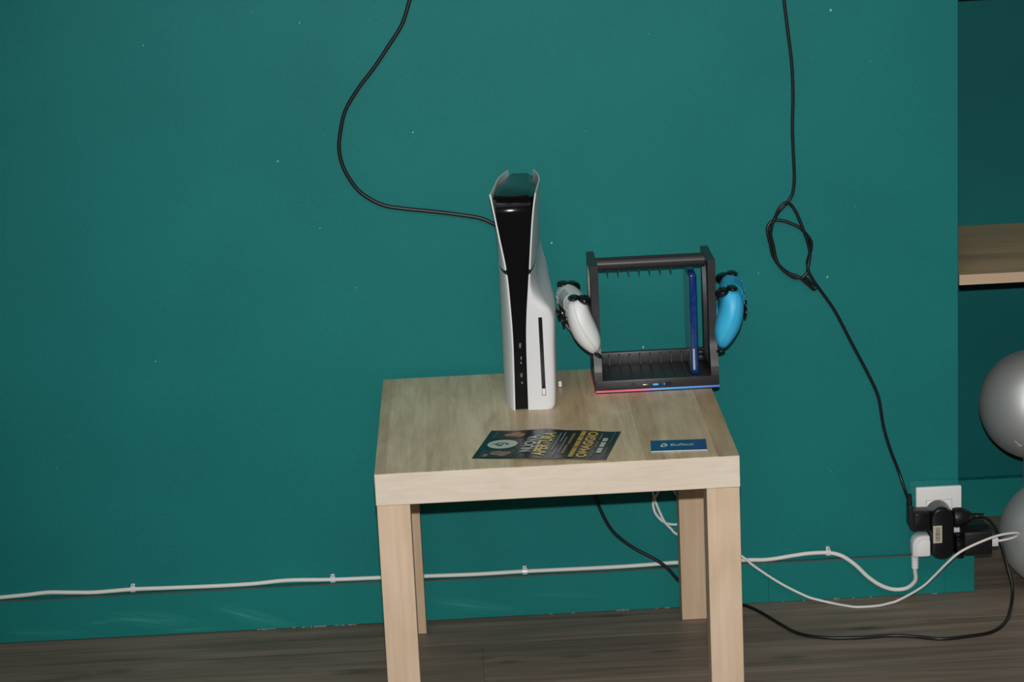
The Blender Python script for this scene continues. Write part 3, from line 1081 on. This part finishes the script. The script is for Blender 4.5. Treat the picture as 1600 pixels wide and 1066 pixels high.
prism(b, [(0.9020, 0.182), (0.9095, 0.182), (0.9095, 0.1725), (0.9120, 0.1702), (0.9392, 0.1698), (0.9392, 0.1330), (0.9125, 0.1335), (0.9060, 0.1370), (0.9020, 0.1440)], 1, 0.518, 0.546, 0.003, seg=3)
obj('angled_plug', b, M_BLACK, t, 30)
b = NB()
prism(b, [(0.9150, 0.1660), (0.9388, 0.1655), (0.9388, 0.1385), (0.9150, 0.1390), (0.9115, 0.1430), (0.9115, 0.1625)], 1, 0.5168, 0.5185, 0.0008)
obj('plug_panel', b, M_SATIN, t, 30)
b = NB(); tube(b, [(0.9057, 0.531, 0.1990), (0.9057, 0.531, 0.1800)], 0.0046, 10, 3, rad=lambda u: 0.0036 + 0.0014 * u)
obj('strain_relief', b, M_BLACK, t, 40)

# thick white mains cable along the skirting
thick = [(-0.95, 0.079), (-0.83, 0.081), (-0.7208, 0.0825), (-0.6982, 0.0833), (-0.6529, 0.0854), (-0.6132, 0.0879), (-0.5739, 0.0857), (-0.5291, 0.0835), (-0.4634, 0.0855), (-0.4048, 0.0845), (-0.3372, 0.0835),
         (-0.292, 0.0833), (-0.2467, 0.084), (-0.19, 0.0868), (-0.111, 0.0838), (-0.032, 0.0827), (0.0473, 0.0812), (0.1379, 0.0796), (0.2287, 0.0802), (0.3194, 0.0796), (0.3875, 0.0794), (0.4444, 0.0802), (0.5013, 0.0815), (0.6149, 0.0795), (0.6604, 0.0780)]
pts = [(x, 0.5708, z) for x, z in thick] + [(0.7061, 0.5690, 0.0836), (0.7346, 0.5660, 0.0872), (0.7665, 0.5640, 0.0870), (0.7900, 0.5595, 0.0815), (0.8130, 0.5550, 0.0650), (0.8355, 0.5530, 0.0415), (0.8580, 0.5520, 0.0248), (0.8810, 0.5510, 0.0165), (0.9035, 0.5475, 0.0195), (0.9165, 0.5400, 0.0355), (0.9150, 0.5340, 0.0560), (0.9146, 0.5320, 0.0660)]
t = cable('mains_cable', 'thick white mains cable clipped along the top of the teal skirting', 'cable', [pts], 0.0038, M_WCABLE)
b = NB()
arc = [(0.9255 - 0.0175 * math.cos(a), 0.1072 + 0.0175 * math.sin(a)) for a in [PI / 2 * k / 6 for k in range(7)]]
prism(b, arc + [(0.9390, 0.1247), (0.9390, 0.0856), (0.9080, 0.0862)], 1, 0.517, 0.546, 0.0035, seg=3)
obj('angled_plug', b, M_WHITE, t, 30)
b = NB()
arc = [(0.9290 - 0.0130 * math.cos(a), 0.1035 + 0.0130 * math.sin(a)) for a in [PI / 2 * k / 6 for k in range(7)]]
prism(b, arc + [(0.9386, 0.1165), (0.9386, 0.0890), (0.9160, 0.0890)], 1, 0.5158, 0.5174, 0.0007)
obj('plug_panel', b, M_PLATE, t, 30)
for i in range(5):
    z = 0.0850 - i * 0.0048
    b = NB(); lathe(b, [(0.0062 - i * 0.0001, z), (0.0066 - i * 0.0001, z - 0.0012), (0.0066 - i * 0.0001, z - 0.0030), (0.0055, z - 0.0042), (0.0055, z - 0.0048)], Matrix.Translation((0.9146, 0.5315, 0)), 14)
    obj('strain_relief_ring', b, M_WHITE, t, 40)
# cable clips
M_CLIP = mat('clear_white_clip', (0.80, 0.82, 0.84), 0.15, 0.6)
M_NAIL = mat('nail_steel', (0.6, 0.6, 0.6), 0.25, metal=1.0)
clips = [(-0.4633, 0.5708, 0.0855, 'white cable clip left of the table, farthest left on the wall'), (-0.1109, 0.5708, 0.0838, 'white cable clip just left of the table legs'),
         (0.2288, 0.5708, 0.0802, 'white cable clip seen under the table between the legs'), (0.7665, 0.5640, 0.0870, 'white cable clip at the cable crest right of the table')]
for x, y, z, lab in clips:
    t = thing('cable_clip', lab, 'cable clip', (x, 0.574, z), 0, 'clips holding the white mains cable')
    b = NB()
    ro, ri = 0.0058, 0.0041
    angs = [math.radians(a) for a in (-150, -120, -90, -60, -30, 0, 30, 60, 90)]
    poly = [(y - ri * math.cos(a + PI / 2) * 0 + ro * -math.cos(a), z + ro * math.sin(a)) for a in angs] + [(y + ri * -math.cos(a), z + ri * math.sin(a)) for a in angs[::-1]]
    va = [[b.verts.new((xx, p[0], p[1])) for p in poly] for xx in (x - 0.0042, x + 0.0042)]
    n = len(poly)
    h = n // 2
    for i in range(n):
        j = (i + 1) % n
        b.faces.new((va[0][i], va[0][j], va[1][j], va[1][i]))
    for s_ in (0, 1):
        for i in range(h - 1):
            b.faces.new((va[s_][i], va[s_][i + 1], va[s_][n - 2 - i], va[s_][n - 1 - i]))
    box(b, x - 0.0036, x + 0.0036, y - 0.001, 0.5745, z + 0.0045, z + 0.0100, 0.0012, 2)
    obj('saddle', b, M_CLIP, t, 40)
    b = NB(); sphere(b, (x + 0.0004, y - 0.0015, z + 0.0078), (0.0019, 0.0010, 0.0019), seg=10)
    obj('nail_head', b, M_NAIL, t, 180)

# thin white charging cable
pa = [(0.46, 0.5195, 0.459), (0.462, 0.540, 0.4575), (0.463, 0.559, 0.448), (0.4605, 0.565, 0.40), (0.4598, 0.566, 0.25), (0.4601, 0.566, 0.2169), (0.4613, 0.566, 0.2047), (0.4597, 0.5665, 0.1960), (0.4600, 0.5665, 0.1882), (0.4631, 0.566, 0.1769), (0.4702, 0.566, 0.1665),
      (0.4784, 0.5655, 0.1593), (0.4889, 0.5655, 0.1554), (0.5027, 0.566, 0.1547), (0.521, 0.566, 0.163), (0.527, 0.566, 0.19), (0.515, 0.5665, 0.2100), (0.502, 0.5665, 0.2090), (0.497, 0.5665, 0.2180), (0.490, 0.5665, 0.238), (0.478, 0.5665, 0.232),
      (0.4696, 0.5665, 0.2164), (0.4628, 0.5635, 0.2047), (0.4657, 0.562, 0.1934), (0.4706, 0.5615, 0.1798), (0.4785, 0.561, 0.1616), (0.4887, 0.562, 0.1488), (0.5021, 0.563, 0.1357), (0.55, 0.564, 0.118), (0.585, 0.5625, 0.108),
      (0.6145, 0.559, 0.0895), (0.6358, 0.555, 0.0710), (0.6799, 0.552, 0.0387), (0.7239, 0.545, 0.0148), (0.7458, 0.540, 0.0082), (0.7678, 0.5355, 0.0030), (0.7900, 0.5200, 0.0026), (0.8089, 0.5105, 0.0026), (0.8429, 0.5112, 0.0026), (0.8640, 0.5160, 0.0040),
      (0.8841, 0.518, 0.0090), (0.921, 0.505, 0.035), (0.9416, 0.495, 0.0588), (0.962, 0.485, 0.0849), (0.9838, 0.482, 0.1047), (1.0172, 0.482, 0.1204), (1.0513, 0.485, 0.1303), (1.0809, 0.492, 0.131), (1.0906, 0.500, 0.1254), (1.0820, 0.508, 0.1165),
      (1.0640, 0.513, 0.1112), (1.0560, 0.514, 0.1105)]
t = cable('charging_cable', 'thin white charging cable drooping from the table to the black charger', 'cable', [pa], 0.0023, M_WCABLE)
b = NB(); box(b, 1.0440, 1.0565, 0.507, 0.521, 0.1030, 0.1180, 0.0008, 2)
obj('usb_plug', b, M_WHITE, t, 30)

# black console power cord: down behind the table, over the floor, up to the adapter
pa = [(0.255, 0.529, 0.475), (0.256, 0.545, 0.474), (0.262, 0.560, 0.462), (0.285, 0.564, 0.40), (0.325, 0.566, 0.29), (0.3532, 0.566, 0.2269), (0.3633, 0.566, 0.1969), (0.3789, 0.566, 0.1605), (0.395, 0.566, 0.1382), (0.4225, 0.5645, 0.1152),
      (0.4558, 0.561, 0.0955), (0.478, 0.5580, 0.0790), (0.4999, 0.5565, 0.0520), (0.525, 0.5560, 0.0280), (0.560, 0.5560, 0.0100), (0.590, 0.5530, 0.0040), (0.6157, 0.5447, 0.0034), (0.6391, 0.5059, 0.0032), (0.6647, 0.4456, 0.0032), (0.6904, 0.3969, 0.0032), (0.7311, 0.3725, 0.0032),
      (0.7844, 0.3641, 0.0032), (0.8391, 0.3660, 0.0032), (0.881, 0.3558, 0.0032), (0.921, 0.3390, 0.0032), (0.9655, 0.3434, 0.0032), (1.0121, 0.3580, 0.0032), (1.0453, 0.4020, 0.0032), (1.0640, 0.4480, 0.0060),
      (1.0741, 0.475, 0.0231), (1.0760, 0.490, 0.0413), (1.0706, 0.505, 0.0718), (1.0660, 0.527, 0.100), (1.0592, 0.530, 0.1255), (1.0434, 0.530, 0.1450), (1.0320, 0.530, 0.1510)]
t = cable('console_power_cord', 'black power cord lying on the floor, rising to the wall adapter', 'cable', [pa], 0.0030, M_CABLE)
b = NB()
Mx = Matrix.Translation((0.9825, 0.5300, 0.1525)) @ Matrix.Rotation(PI / 2, 4, 'Y')
lathe(b, [(0.0165, 0.0), (0.0175, 0.004), (0.0170, 0.014), (0.0135, 0.022), (0.0105, 0.027), (0.0080, 0.030)], Mx, 22)
obj('round_plug', b, M_BLACK, t, 40)
for i in range(6):
    x = 1.0120 + i * 0.0040
    b = NB(); lathe(b, [(0.0052, 0.0), (0.0066 - i * 0.0004, 0.0008), (0.0066 - i * 0.0004, 0.0026), (0.0050, 0.0034)], Matrix.Translation((x, 0.530, 0.1525)) @ Matrix.Rotation(PI / 2 + 0.06, 4, 'Y'), 14)
    obj('strain_relief_ring', b, M_BLACK, t, 40)
b = NB(); box(b, 0.246, 0.264, 0.5262, 0.541, 0.468, 0.482, 0.002, 2); obj('appliance_plug', b, M_BLACK, t, 30)

# ------------------------------------------------------------------ socket, adapter, charger
t = thing('wall_socket', 'white square wall socket plate at the wall corner', 'wall socket', (0.964, 0.575, 0.15))
b = NB(); box(b, 0.9135, 1.0005, 0.5728, 0.5750, 0.100, 0.2085, 0.001, 2)
tag(obj('backing_plate', b, M_WALL, t, 30), 'teal painted backing plate')
b = NB(); box(b, 0.9235, 1.0040, 0.5635, 0.5727, 0.1085, 0.1985, 0.0025, 3)
obj('face_plate', b, M_PLATE, t, 30)
b = NB(); box(b, 0.9415, 0.9860, 0.5620, 0.5650, 0.125, 0.1745, 0.0008, 2)
obj('socket_insert', b, M_PLATE, t, 30)
b = NB()
for x0, x1, z0, z1 in ((0.9409, 0.9414, 0.1245, 0.1750), (0.9861, 0.9866, 0.1245, 0.1750), (0.9409, 0.9866, 0.1746, 0.1751)):
    box(b, x0, x1, 0.5631, 0.5640, z0, z1)
obj('seam_line', b, mat('seam_grey', (0.3, 0.29, 0.28), 0.8), t)

ad = thing('plug_adapter', 'black rounded multiway plug adapter with a barcode sticker', 'plug adapter', (0.961, 0.54, 0.13))
b = NB()
xa, xb, z0, z1 = 0.9398, 0.9818, 0.0800, 0.1755
r = (xb - xa) / 2
poly = [(xa + r + r * math.cos(a), z1 - r * 0.95 + r * 0.95 * math.sin(a)) for a in [PI * k / 14 for k in range(15)]]
poly += [(xa + r - r * math.cos(a), z0 + r * 0.80 - r * 0.80 * math.sin(a)) for a in [PI * k / 14 for k in range(15)]]
t_ = bmesh.new()
NQ = len(poly)
cxm, czm = (xa + xb) / 2, (z0 + z1) / 2
rows = []
for y, k in ((0.5605, 1.0), (0.5300, 1.0), (0.5230, 0.99), (0.5180, 0.95), (0.5155, 0.89), (0.5148, 0.80)):
    ins = (1 - k) * r
    row = []
    for (px, pz) in poly:
        d = Vector((px - cxm, 0, pz - czm))
        # inset towards the stadium's spine
        sz = max(z0 + r, min(z1 - r, pz))
        dd = Vector((px - cxm, 0, pz - sz))
        row.append((cxm + dd.x * k, y, sz + dd.z * k))
    rows.append(row)
grid(b, rows, close=True, cap=True)
obj('housing', b, M_SATIN, ad, 40)
b = NB(); box(b, 0.9418, 0.9800, 0.5455, 0.5462, 0.0810, 0.1840)
M_STICK = mat('cream_sticker', (0.62, 0.58, 0.44), 0.5)
b.free(); b = NB(); box(b, 0.9436, 0.9592, 0.5143, 0.5150, 0.1118, 0.1436, 0.0002, 1)
st = obj('sticker', b, M_STICK, ad)
random.seed(8)
b = NB()
z = 0.1150
while z < 0.1405:
    h = random.choice([0.0004, 0.0007, 0.0011])
    box(b, 0.9475, 0.9562, 0.51415, 0.5145, z, z + h)
    z += h + random.choice([0.0005, 0.0007, 0.0009])
obj('barcode', b, mat('barcode_ink', (0.09, 0.085, 0.07), 0.6), st)

ch = thing('usb_charger', 'black block charger with the white plug in its end', 'charger', (1.015, 0.515, 0.1))
b = NB(); box(b, 0.9945, 1.0438, 0.4960, 0.5400, 0.0930, 0.1345, 0.003, 3)
obj('housing', b, M_BLACK, ch, 30)
b = NB(); box(b, 0.9822, 0.9944, 0.4960, 0.5330, 0.0890, 0.1245, 0.002, 2)
obj('plug_neck', b, M_GLOSS, ch, 30)

# ------------------------------------------------------------------ balls and block in the niche
M_BALL = mat('silver_vinyl', (0.84, 0.865, 0.87), 0.46, 0.5, metal=0.72, bump=0.05, bscale=900)
def ball(c, r, lab, scuff=None):
    t = thing('exercise_ball', lab, 'exercise ball', (c[0], c[1], c[2] - r), 0, 'silver balls in the niche')
    b = NB(); sphere(b, c, r, seg=64)
    s = obj('ball_skin', b, M_BALL, t, 180)
    # inflation plug, at the back
    b = NB(); lathe(b, [(0.006, -0.002), (0.006, 0.0008), (0.002, 0.0014)], Matrix.Translation(Vector(c) + Vector((0, r, 0))) @ Matrix.Rotation(-PI / 2, 4, 'X'), 14)
    obj('valve_plug', b, M_BLACK, t, 40)
    if scuff:
        b = NB()
        for (dx, dz, w, h, an) in scuff:
            q = Vector((dx, 0, dz))
            d = Vector((dx, -math.sqrt(r * r - dx * dx - dz * dz), dz)).normalized()
            qm = (Matrix.Translation(Vector(c) + d * (r + 0.0001)) @ d.to_track_quat('Z', 'Y').to_matrix().to_4x4() @ Matrix.Rotation(an, 4, 'Z'))
            box(b, -w, w, -h, h, -0.0002, 0.0002, M=qm)
        tag(obj('scuff_mark', b, mat('pale_scuff', (0.6, 0.6, 0.58), 0.7), t), 'pale scratch mark on the lower left')
    return t
ball((1.1722, 0.577, 0.0968), 0.0966, 'lower silver ball, resting on the floor of the niche')
ball((1.1752, 0.740, 0.2898), 0.1008, 'upper silver ball, resting on a wooden block', [(-0.048, -0.052, 0.0080, 0.0006, -0.9), (-0.044, -0.055, 0.0040, 0.0008, -0.2), (-0.046, -0.057, 0.0030, 0.0006, 0.8)])
t = thing('wooden_block', 'pale wooden block under the upper silver ball', 'block', (1.25, 0.74, 0))
b = NB(); box(b, 1.1605, 1.36, 0.712, 0.768, 0.0004, 0.1888, 0.001, 2)
obj('block_body', b, wood('block_pine', ((0.50, 0.33, 0.17), (0.62, 0.43, 0.24)), 2, contrast=0.6), t)

# ------------------------------------------------------------------ printed matter on the table
def text_mesh(s, bold=0.0):
    c = bpy.data.curves.new('t', 'FONT')
    c.body = s
    c.offset = bold
    c.resolution_u = 3
    o = bpy.data.objects.new('t', c)
    COL.objects.link(o)
    dg = bpy.context.evaluated_depsgraph_get()
    me = bpy.data.meshes.new_from_object(o.evaluated_get(dg))
    bpy.data.objects.remove(o)
    b = bmesh.new()
    b.from_mesh(me)
    bpy.data.meshes.remove(me)
    xs = [v.co.x for v in b.verts]
    ys = [v.co.y for v in b.verts]
    bmesh.ops.translate(b, vec=(-min(xs), -min(ys), 0), verts=b.verts)
    bmesh.ops.scale(b, vec=(1 / (max(xs) - min(xs)), 1 / (max(ys) - min(ys)), 1), verts=b.verts)
    return b


FO = Vector((0.1472, 0.0551, 0.4506))
FU = Vector((0.2022, -0.0460, 0)).normalized()
FV = Vector((-FU.y, FU.x, 0))
FLEN, FWID = 0.2075, 0.149


def fly(u, v, lift=0.0):
    h = 0.0040 * math.exp(-((u - 0.088) / 0.032) ** 2) * (0.5 + 0.5 * v / FWID) + 0.0022 * math.exp(-((u - 0.150) / 0.03) ** 2)
    h += 0.0010 * math.exp(-((u - 0.207) / 0.01) ** 2)
    return FO + FU * u + FV * v + Vector((0, 0, h + lift))


fl_t = thing('flyer', 'dark glossy flyer with gold lettering lying on the table', 'flyer', tuple(fly(0.1, 0.07)))
M_PAPER = mat('flyer_ink', (0.007, 0.014, 0.014), 0.22, 0.45, mottle=0.5, mscale=40)
rows = []
for i in range(43):
    u = FLEN * i / 42
    rows.append([fly(u, FWID * k / 12) for k in range(13)] + [fly(u, FWID * k / 12) - Vector((0, 0, 0.0002)) for k in range(12, -1, -1)])
b = NB(); grid(b, rows, close=True, cap=True)
obj('sheet', b, M_PAPER, fl_t, 60)


def print_on(nm, bm, m, lift=0.0004, lab=None):
    """bm in (u, v) coordinates laid on the flyer's surface"""
    for v in bm.verts: v.co = fly(v.co.x, v.co.y, lift)
    for f in bm.faces:
        f.normal_update()
        if f.normal.z < 0: f.normal_flip()
    o = obj(nm, bm, m, fl_t)
    return tag(o, lab) if lab else o


def quad(bm, u0, u1, v0, v1, n=6, mat=0, skew=0.0):
    grid(bm, [[(u0 + (u1 - u0) * i / 3 + skew * k / n, v0 + (v1 - v0) * k / n, 0) for k in range(n + 1)] for i in range(4)], mat=mat)


def ell(bm, u, v, ru, rv, n=32):
    c = bm.verts.new((u, v, 0))
    rim = [[bm.verts.new((u + ru * f * math.cos(2 * PI * k / n), v + rv * f * math.sin(2 * PI * k / n), 0)) for k in range(n)] for f in (0.5, 1.0)]
    for k in range(n):
        j = (k + 1) % n
        bm.faces.new((c, rim[0][k], rim[0][j]))
        bm.faces.new((rim[0][k], rim[1][k], rim[1][j], rim[0][j]))


def ftext(s, u_base, height, v0, v1, bold=0.02, arch=0.0):
    """lettering that reads towards +v with its tops towards -u"""
    t = text_mesh(s, bold)
    bmesh.ops.triangulate(t, faces=t.faces)
    bmesh.ops.subdivide_edges(t, edges=[e for e in t.edges if e.calc_length() > 0.15], cuts=1)
    for v in t.verts:
        x, y = v.co.x, v.co.y
        v.co = (u_base - height * y - arch * (1 - (2 * x - 1) ** 2), v0 + (v1 - v0) * x, 0)
    return t


M_PWHITE = mat('print_white', (0.62, 0.64, 0.60), 0.25, 0.5)
M_PGOLD = mat('print_gold', (0.60, 0.40, 0.07), 0.25, 0.5)
M_PYEL = mat('print_yellow', (0.62, 0.48, 0.10), 0.25, 0.5, mottle=0.25, mscale=70)
M_PGREY = mat('print_grey', (0.22, 0.21, 0.19), 0.3, 0.5)
M_PLOGO = mat('print_logo', (0.60, 0.66, 0.58), 0.25, 0.5)
M_PGREEN = mat('print_dark_green', (0.02, 0.05, 0.045), 0.25, 0.5)
M_FOOD = mat('print_food', (0.42, 0.17, 0.06), 0.3, 0.5, mottle=0.6, mscale=220)
M_FOOD2 = mat('print_dish', (0.30, 0.17, 0.12), 0.3, 0.5, mottle=0.6, mscale=220)
M_FRAME = mat('print_frame', (0.10, 0.13, 0.12), 0.3, 0.5)
M_PICT = mat('print_picture', (0.03, 0.026, 0.022), 0.25, 0.5)
b = NB(); ell(b, 0.0330, 0.0740, 0.0235, 0.0235); print_on('logo_disc', b, M_PLOGO, 0.0004)
b = NB()
for (u, v, l, w, an) in ((0.0235, 0.076, 0.0050, 0.0016, 0.6), (0.0265, 0.070, 0.0055, 0.0016, -0.5), (0.0290, 0.0795, 0.0060, 0.0014, 0.25), (0.0325, 0.0720, 0.0050, 0.0015, 1.1), (0.0300, 0.0655, 0.0040, 0.0013, 0.1), (0.0360, 0.0800, 0.0035, 0.0012, -0.7)):
    c_, s_ = math.cos(an), math.sin(an)
    vs = [b.verts.new((u + dx * l * c_ - dy * w * s_, v + dx * l * s_ + dy * w * c_, 0)) for dx, dy in ((-1, -1), (1, -1), (1, 1), (-1, 1))]
    b.faces.new(vs)
ell(b, 0.0405, 0.0750, 0.0024, 0.0040, 14)
print_on('logo_emblem', b, M_PGREEN, 0.0007)
b = NB(); ell(b, 0.0165, 0.0745, 0.0022, 0.0055, 14); print_on('logo_gold_mark', b, mat('logo_gold', (0.48, 0.45, 0.25), 0.3), 0.0007)
for v0, v1, m_, blobs in ((0.1060, 0.1420, M_FOOD, ((0.034, 0.122, 0.0075, 0.008), (0.046, 0.124, 0.009, 0.011), (0.0545, 0.120, 0.006, 0.010), (0.043, 0.131, 0.007, 0.005))),
                          (0.0060, 0.0420, M_FOOD2, ((0.034, 0.026, 0.011, 0.011), (0.044, 0.022, 0.009, 0.012), (0.051, 0.027, 0.005, 0.007)))):
    b = NB(); quad(b, 0.0105, 0.0590, v0 - 0.0008, v1 + 0.0008); fr = print_on('picture_frame', b, M_FRAME, 0.00035)
    b = NB(); quad(b, 0.0118, 0.0578, v0 + 0.0008, v1 - 0.0008); print_on('picture', b, M_PICT, 0.0006)
    b = NB()
    for q in blobs: ell(b, *q, 16)
    print_on('pictured_food', b, m_, 0.0009)
b = NB(); ell(b, 0.018, 0.0140, 0.0035, 0.008, 14); print_on('pictured_plate', b, M_PGREY, 0.0009)
print_on('headline_lettering', ftext('NUOVA', 0.0860, 0.0185, 0.0300, 0.1130, 0.03, 0.0), M_PWHITE, 0.0007)
print_on('gold_headline_lettering', ftext('APERTURA', 0.1090, 0.0200, 0.0120, 0.1300, 0.03, 0.0), M_PYEL, 0.0007)
b = NB(); quad(b, 0.1110, 0.1118, 0.02, 0.12)
for (u, v0, v1) in ((0.1150, 0.040, 0.132), (0.1215, 0.012, 0.050), (0.1215, 0.085, 0.135), (0.1275, 0.025, 0.110)):
    quad(b, u, u + 0.0022, v0, v1)
print_on('fine_print_line', b, M_PGREY, 0.0007)
b = NB(); quad(b, 0.1350, 0.1395, 0.072, 0.1300); quad(b, 0.1335, 0.1380, 0.022, 0.068)
print_on('gold_fine_print_line', b, mat('print_bronze', (0.20, 0.15, 0.05), 0.3, mottle=0.4, mscale=300), 0.0007)
# one line of letters too small to read: broken bars
random.seed(21)
b = NB()
v = 0.006
while v < 0.138:
    w = random.choice([0.0055, 0.0075, 0.0095])
    quad(b, 0.1470, 0.1545, v, min(0.141, v + w), 2)
    v += w + random.choice([0.0012, 0.0012, 0.0035])
print_on('gold_small_lettering', b, M_PGOLD, 0.0007)
print_on('large_gold_lettering', ftext('OMAGGIO', 0.1745, 0.0160, 0.0060, 0.1400, 0.035, 0.0), M_PGOLD, 0.0007)
b = NB()
for (u, v0, v1) in ((0.1800, 0.012, 0.044), (0.1800, 0.060, 0.092), (0.1800, 0.100, 0.134)): quad(b, u, u + 0.0018, v0, v1)
print_on('gold_fine_print_line', b, mat('print_bronze_dim', (0.26, 0.21, 0.08), 0.3), 0.0007)
b = NB()
v = 0.0340
for w in (0.0075, 0.0075, 0.0075, 0, 0.0075, 0.0075, 0.0075, 0, 0.0075, 0.0075):
    if w: quad(b, 0.1860, 0.1935, v, v + w, 2)
    v += (w + 0.0012) if w else 0.0045
print_on('white_small_lettering', b, M_PWHITE, 0.0007)
m_pg = mat('print_greenish', (0.10, 0.17, 0.16), 0.3)
for v0, v1 in ((0.010, 0.060), (0.088, 0.140)):
    b = NB(); quad(b, 0.1990, 0.2006, v0, v1); print_on('fine_print_line', b, m_pg, 0.0007)

# blue business card
CO = Vector((0.4199, 0.0398, 0.4503))
CU = Vector((0.0852, -0.0054, 0)).normalized()
CV = Vector((-CU.y, CU.x, 0))
cd = thing('business_card', 'small dark blue business card near front right table corner', 'card', tuple(CO + CU * 0.0425 + CV * 0.0275))
Mc = Matrix((( CU.x, CV.x, 0, CO.x), (CU.y, CV.y, 0, CO.y), (0, 0, 1, CO.z), (0, 0, 0, 1)))
b = NB(); box(b, 0, 0.0853, 0, 0.0550, 0, 0.0012, M=Mc); obj('card_stack', b, mat('card_paper', (0.62, 0.62, 0.66), 0.5), cd)
b = NB(); box(b, 0.0001, 0.0852, 0.0001, 0.0549, 0.0013, 0.0016, M=Mc); obj('blue_face', b, mat('card_blue', (0.010, 0.090, 0.26), 0.22, 0.55), cd)
M_CLOGO = mat('card_white', (0.62, 0.68, 0.72), 0.3)
t = text_mesh('Buffetti', 0.012)
bmesh.ops.scale(t, vec=(0.0345, 0.0130, 1), verts=t.verts)
for v in t.verts: v.co = Mc @ Vector((0.0300 + v.co.x + v.co.y * 0.10, 0.0225 + v.co.y, 0.0018))
obj('card_lettering', t, M_CLOGO, cd)
b = NB()
poly = [(0.0150, 0.0190), (0.0150, 0.0270), (0.0175, 0.0350), (0.0205, 0.0385), (0.0235, 0.0370), (0.0255, 0.0320), (0.0262, 0.0275), (0.0245, 0.0225), (0.0205, 0.0190)]
hole = [(0.0200 + 0.0018 * math.cos(a), 0.0275 + 0.0048 * math.sin(a)) for a in [2 * PI * k / 9 + PI * 1.2 for k in range(9)]]
b.faces.new([b.verts.new(Mc @ Vector((x, y, 0.0018))) for x, y in poly])
lg = obj('card_emblem', b, M_CLOGO, cd)
b = NB(); b.faces.new([b.verts.new(Mc @ Vector((x, y, 0.0020))) for x, y in hole])
obj('emblem_center', b, mat('card_blue_dark', (0.02, 0.08, 0.2), 0.3), cd)
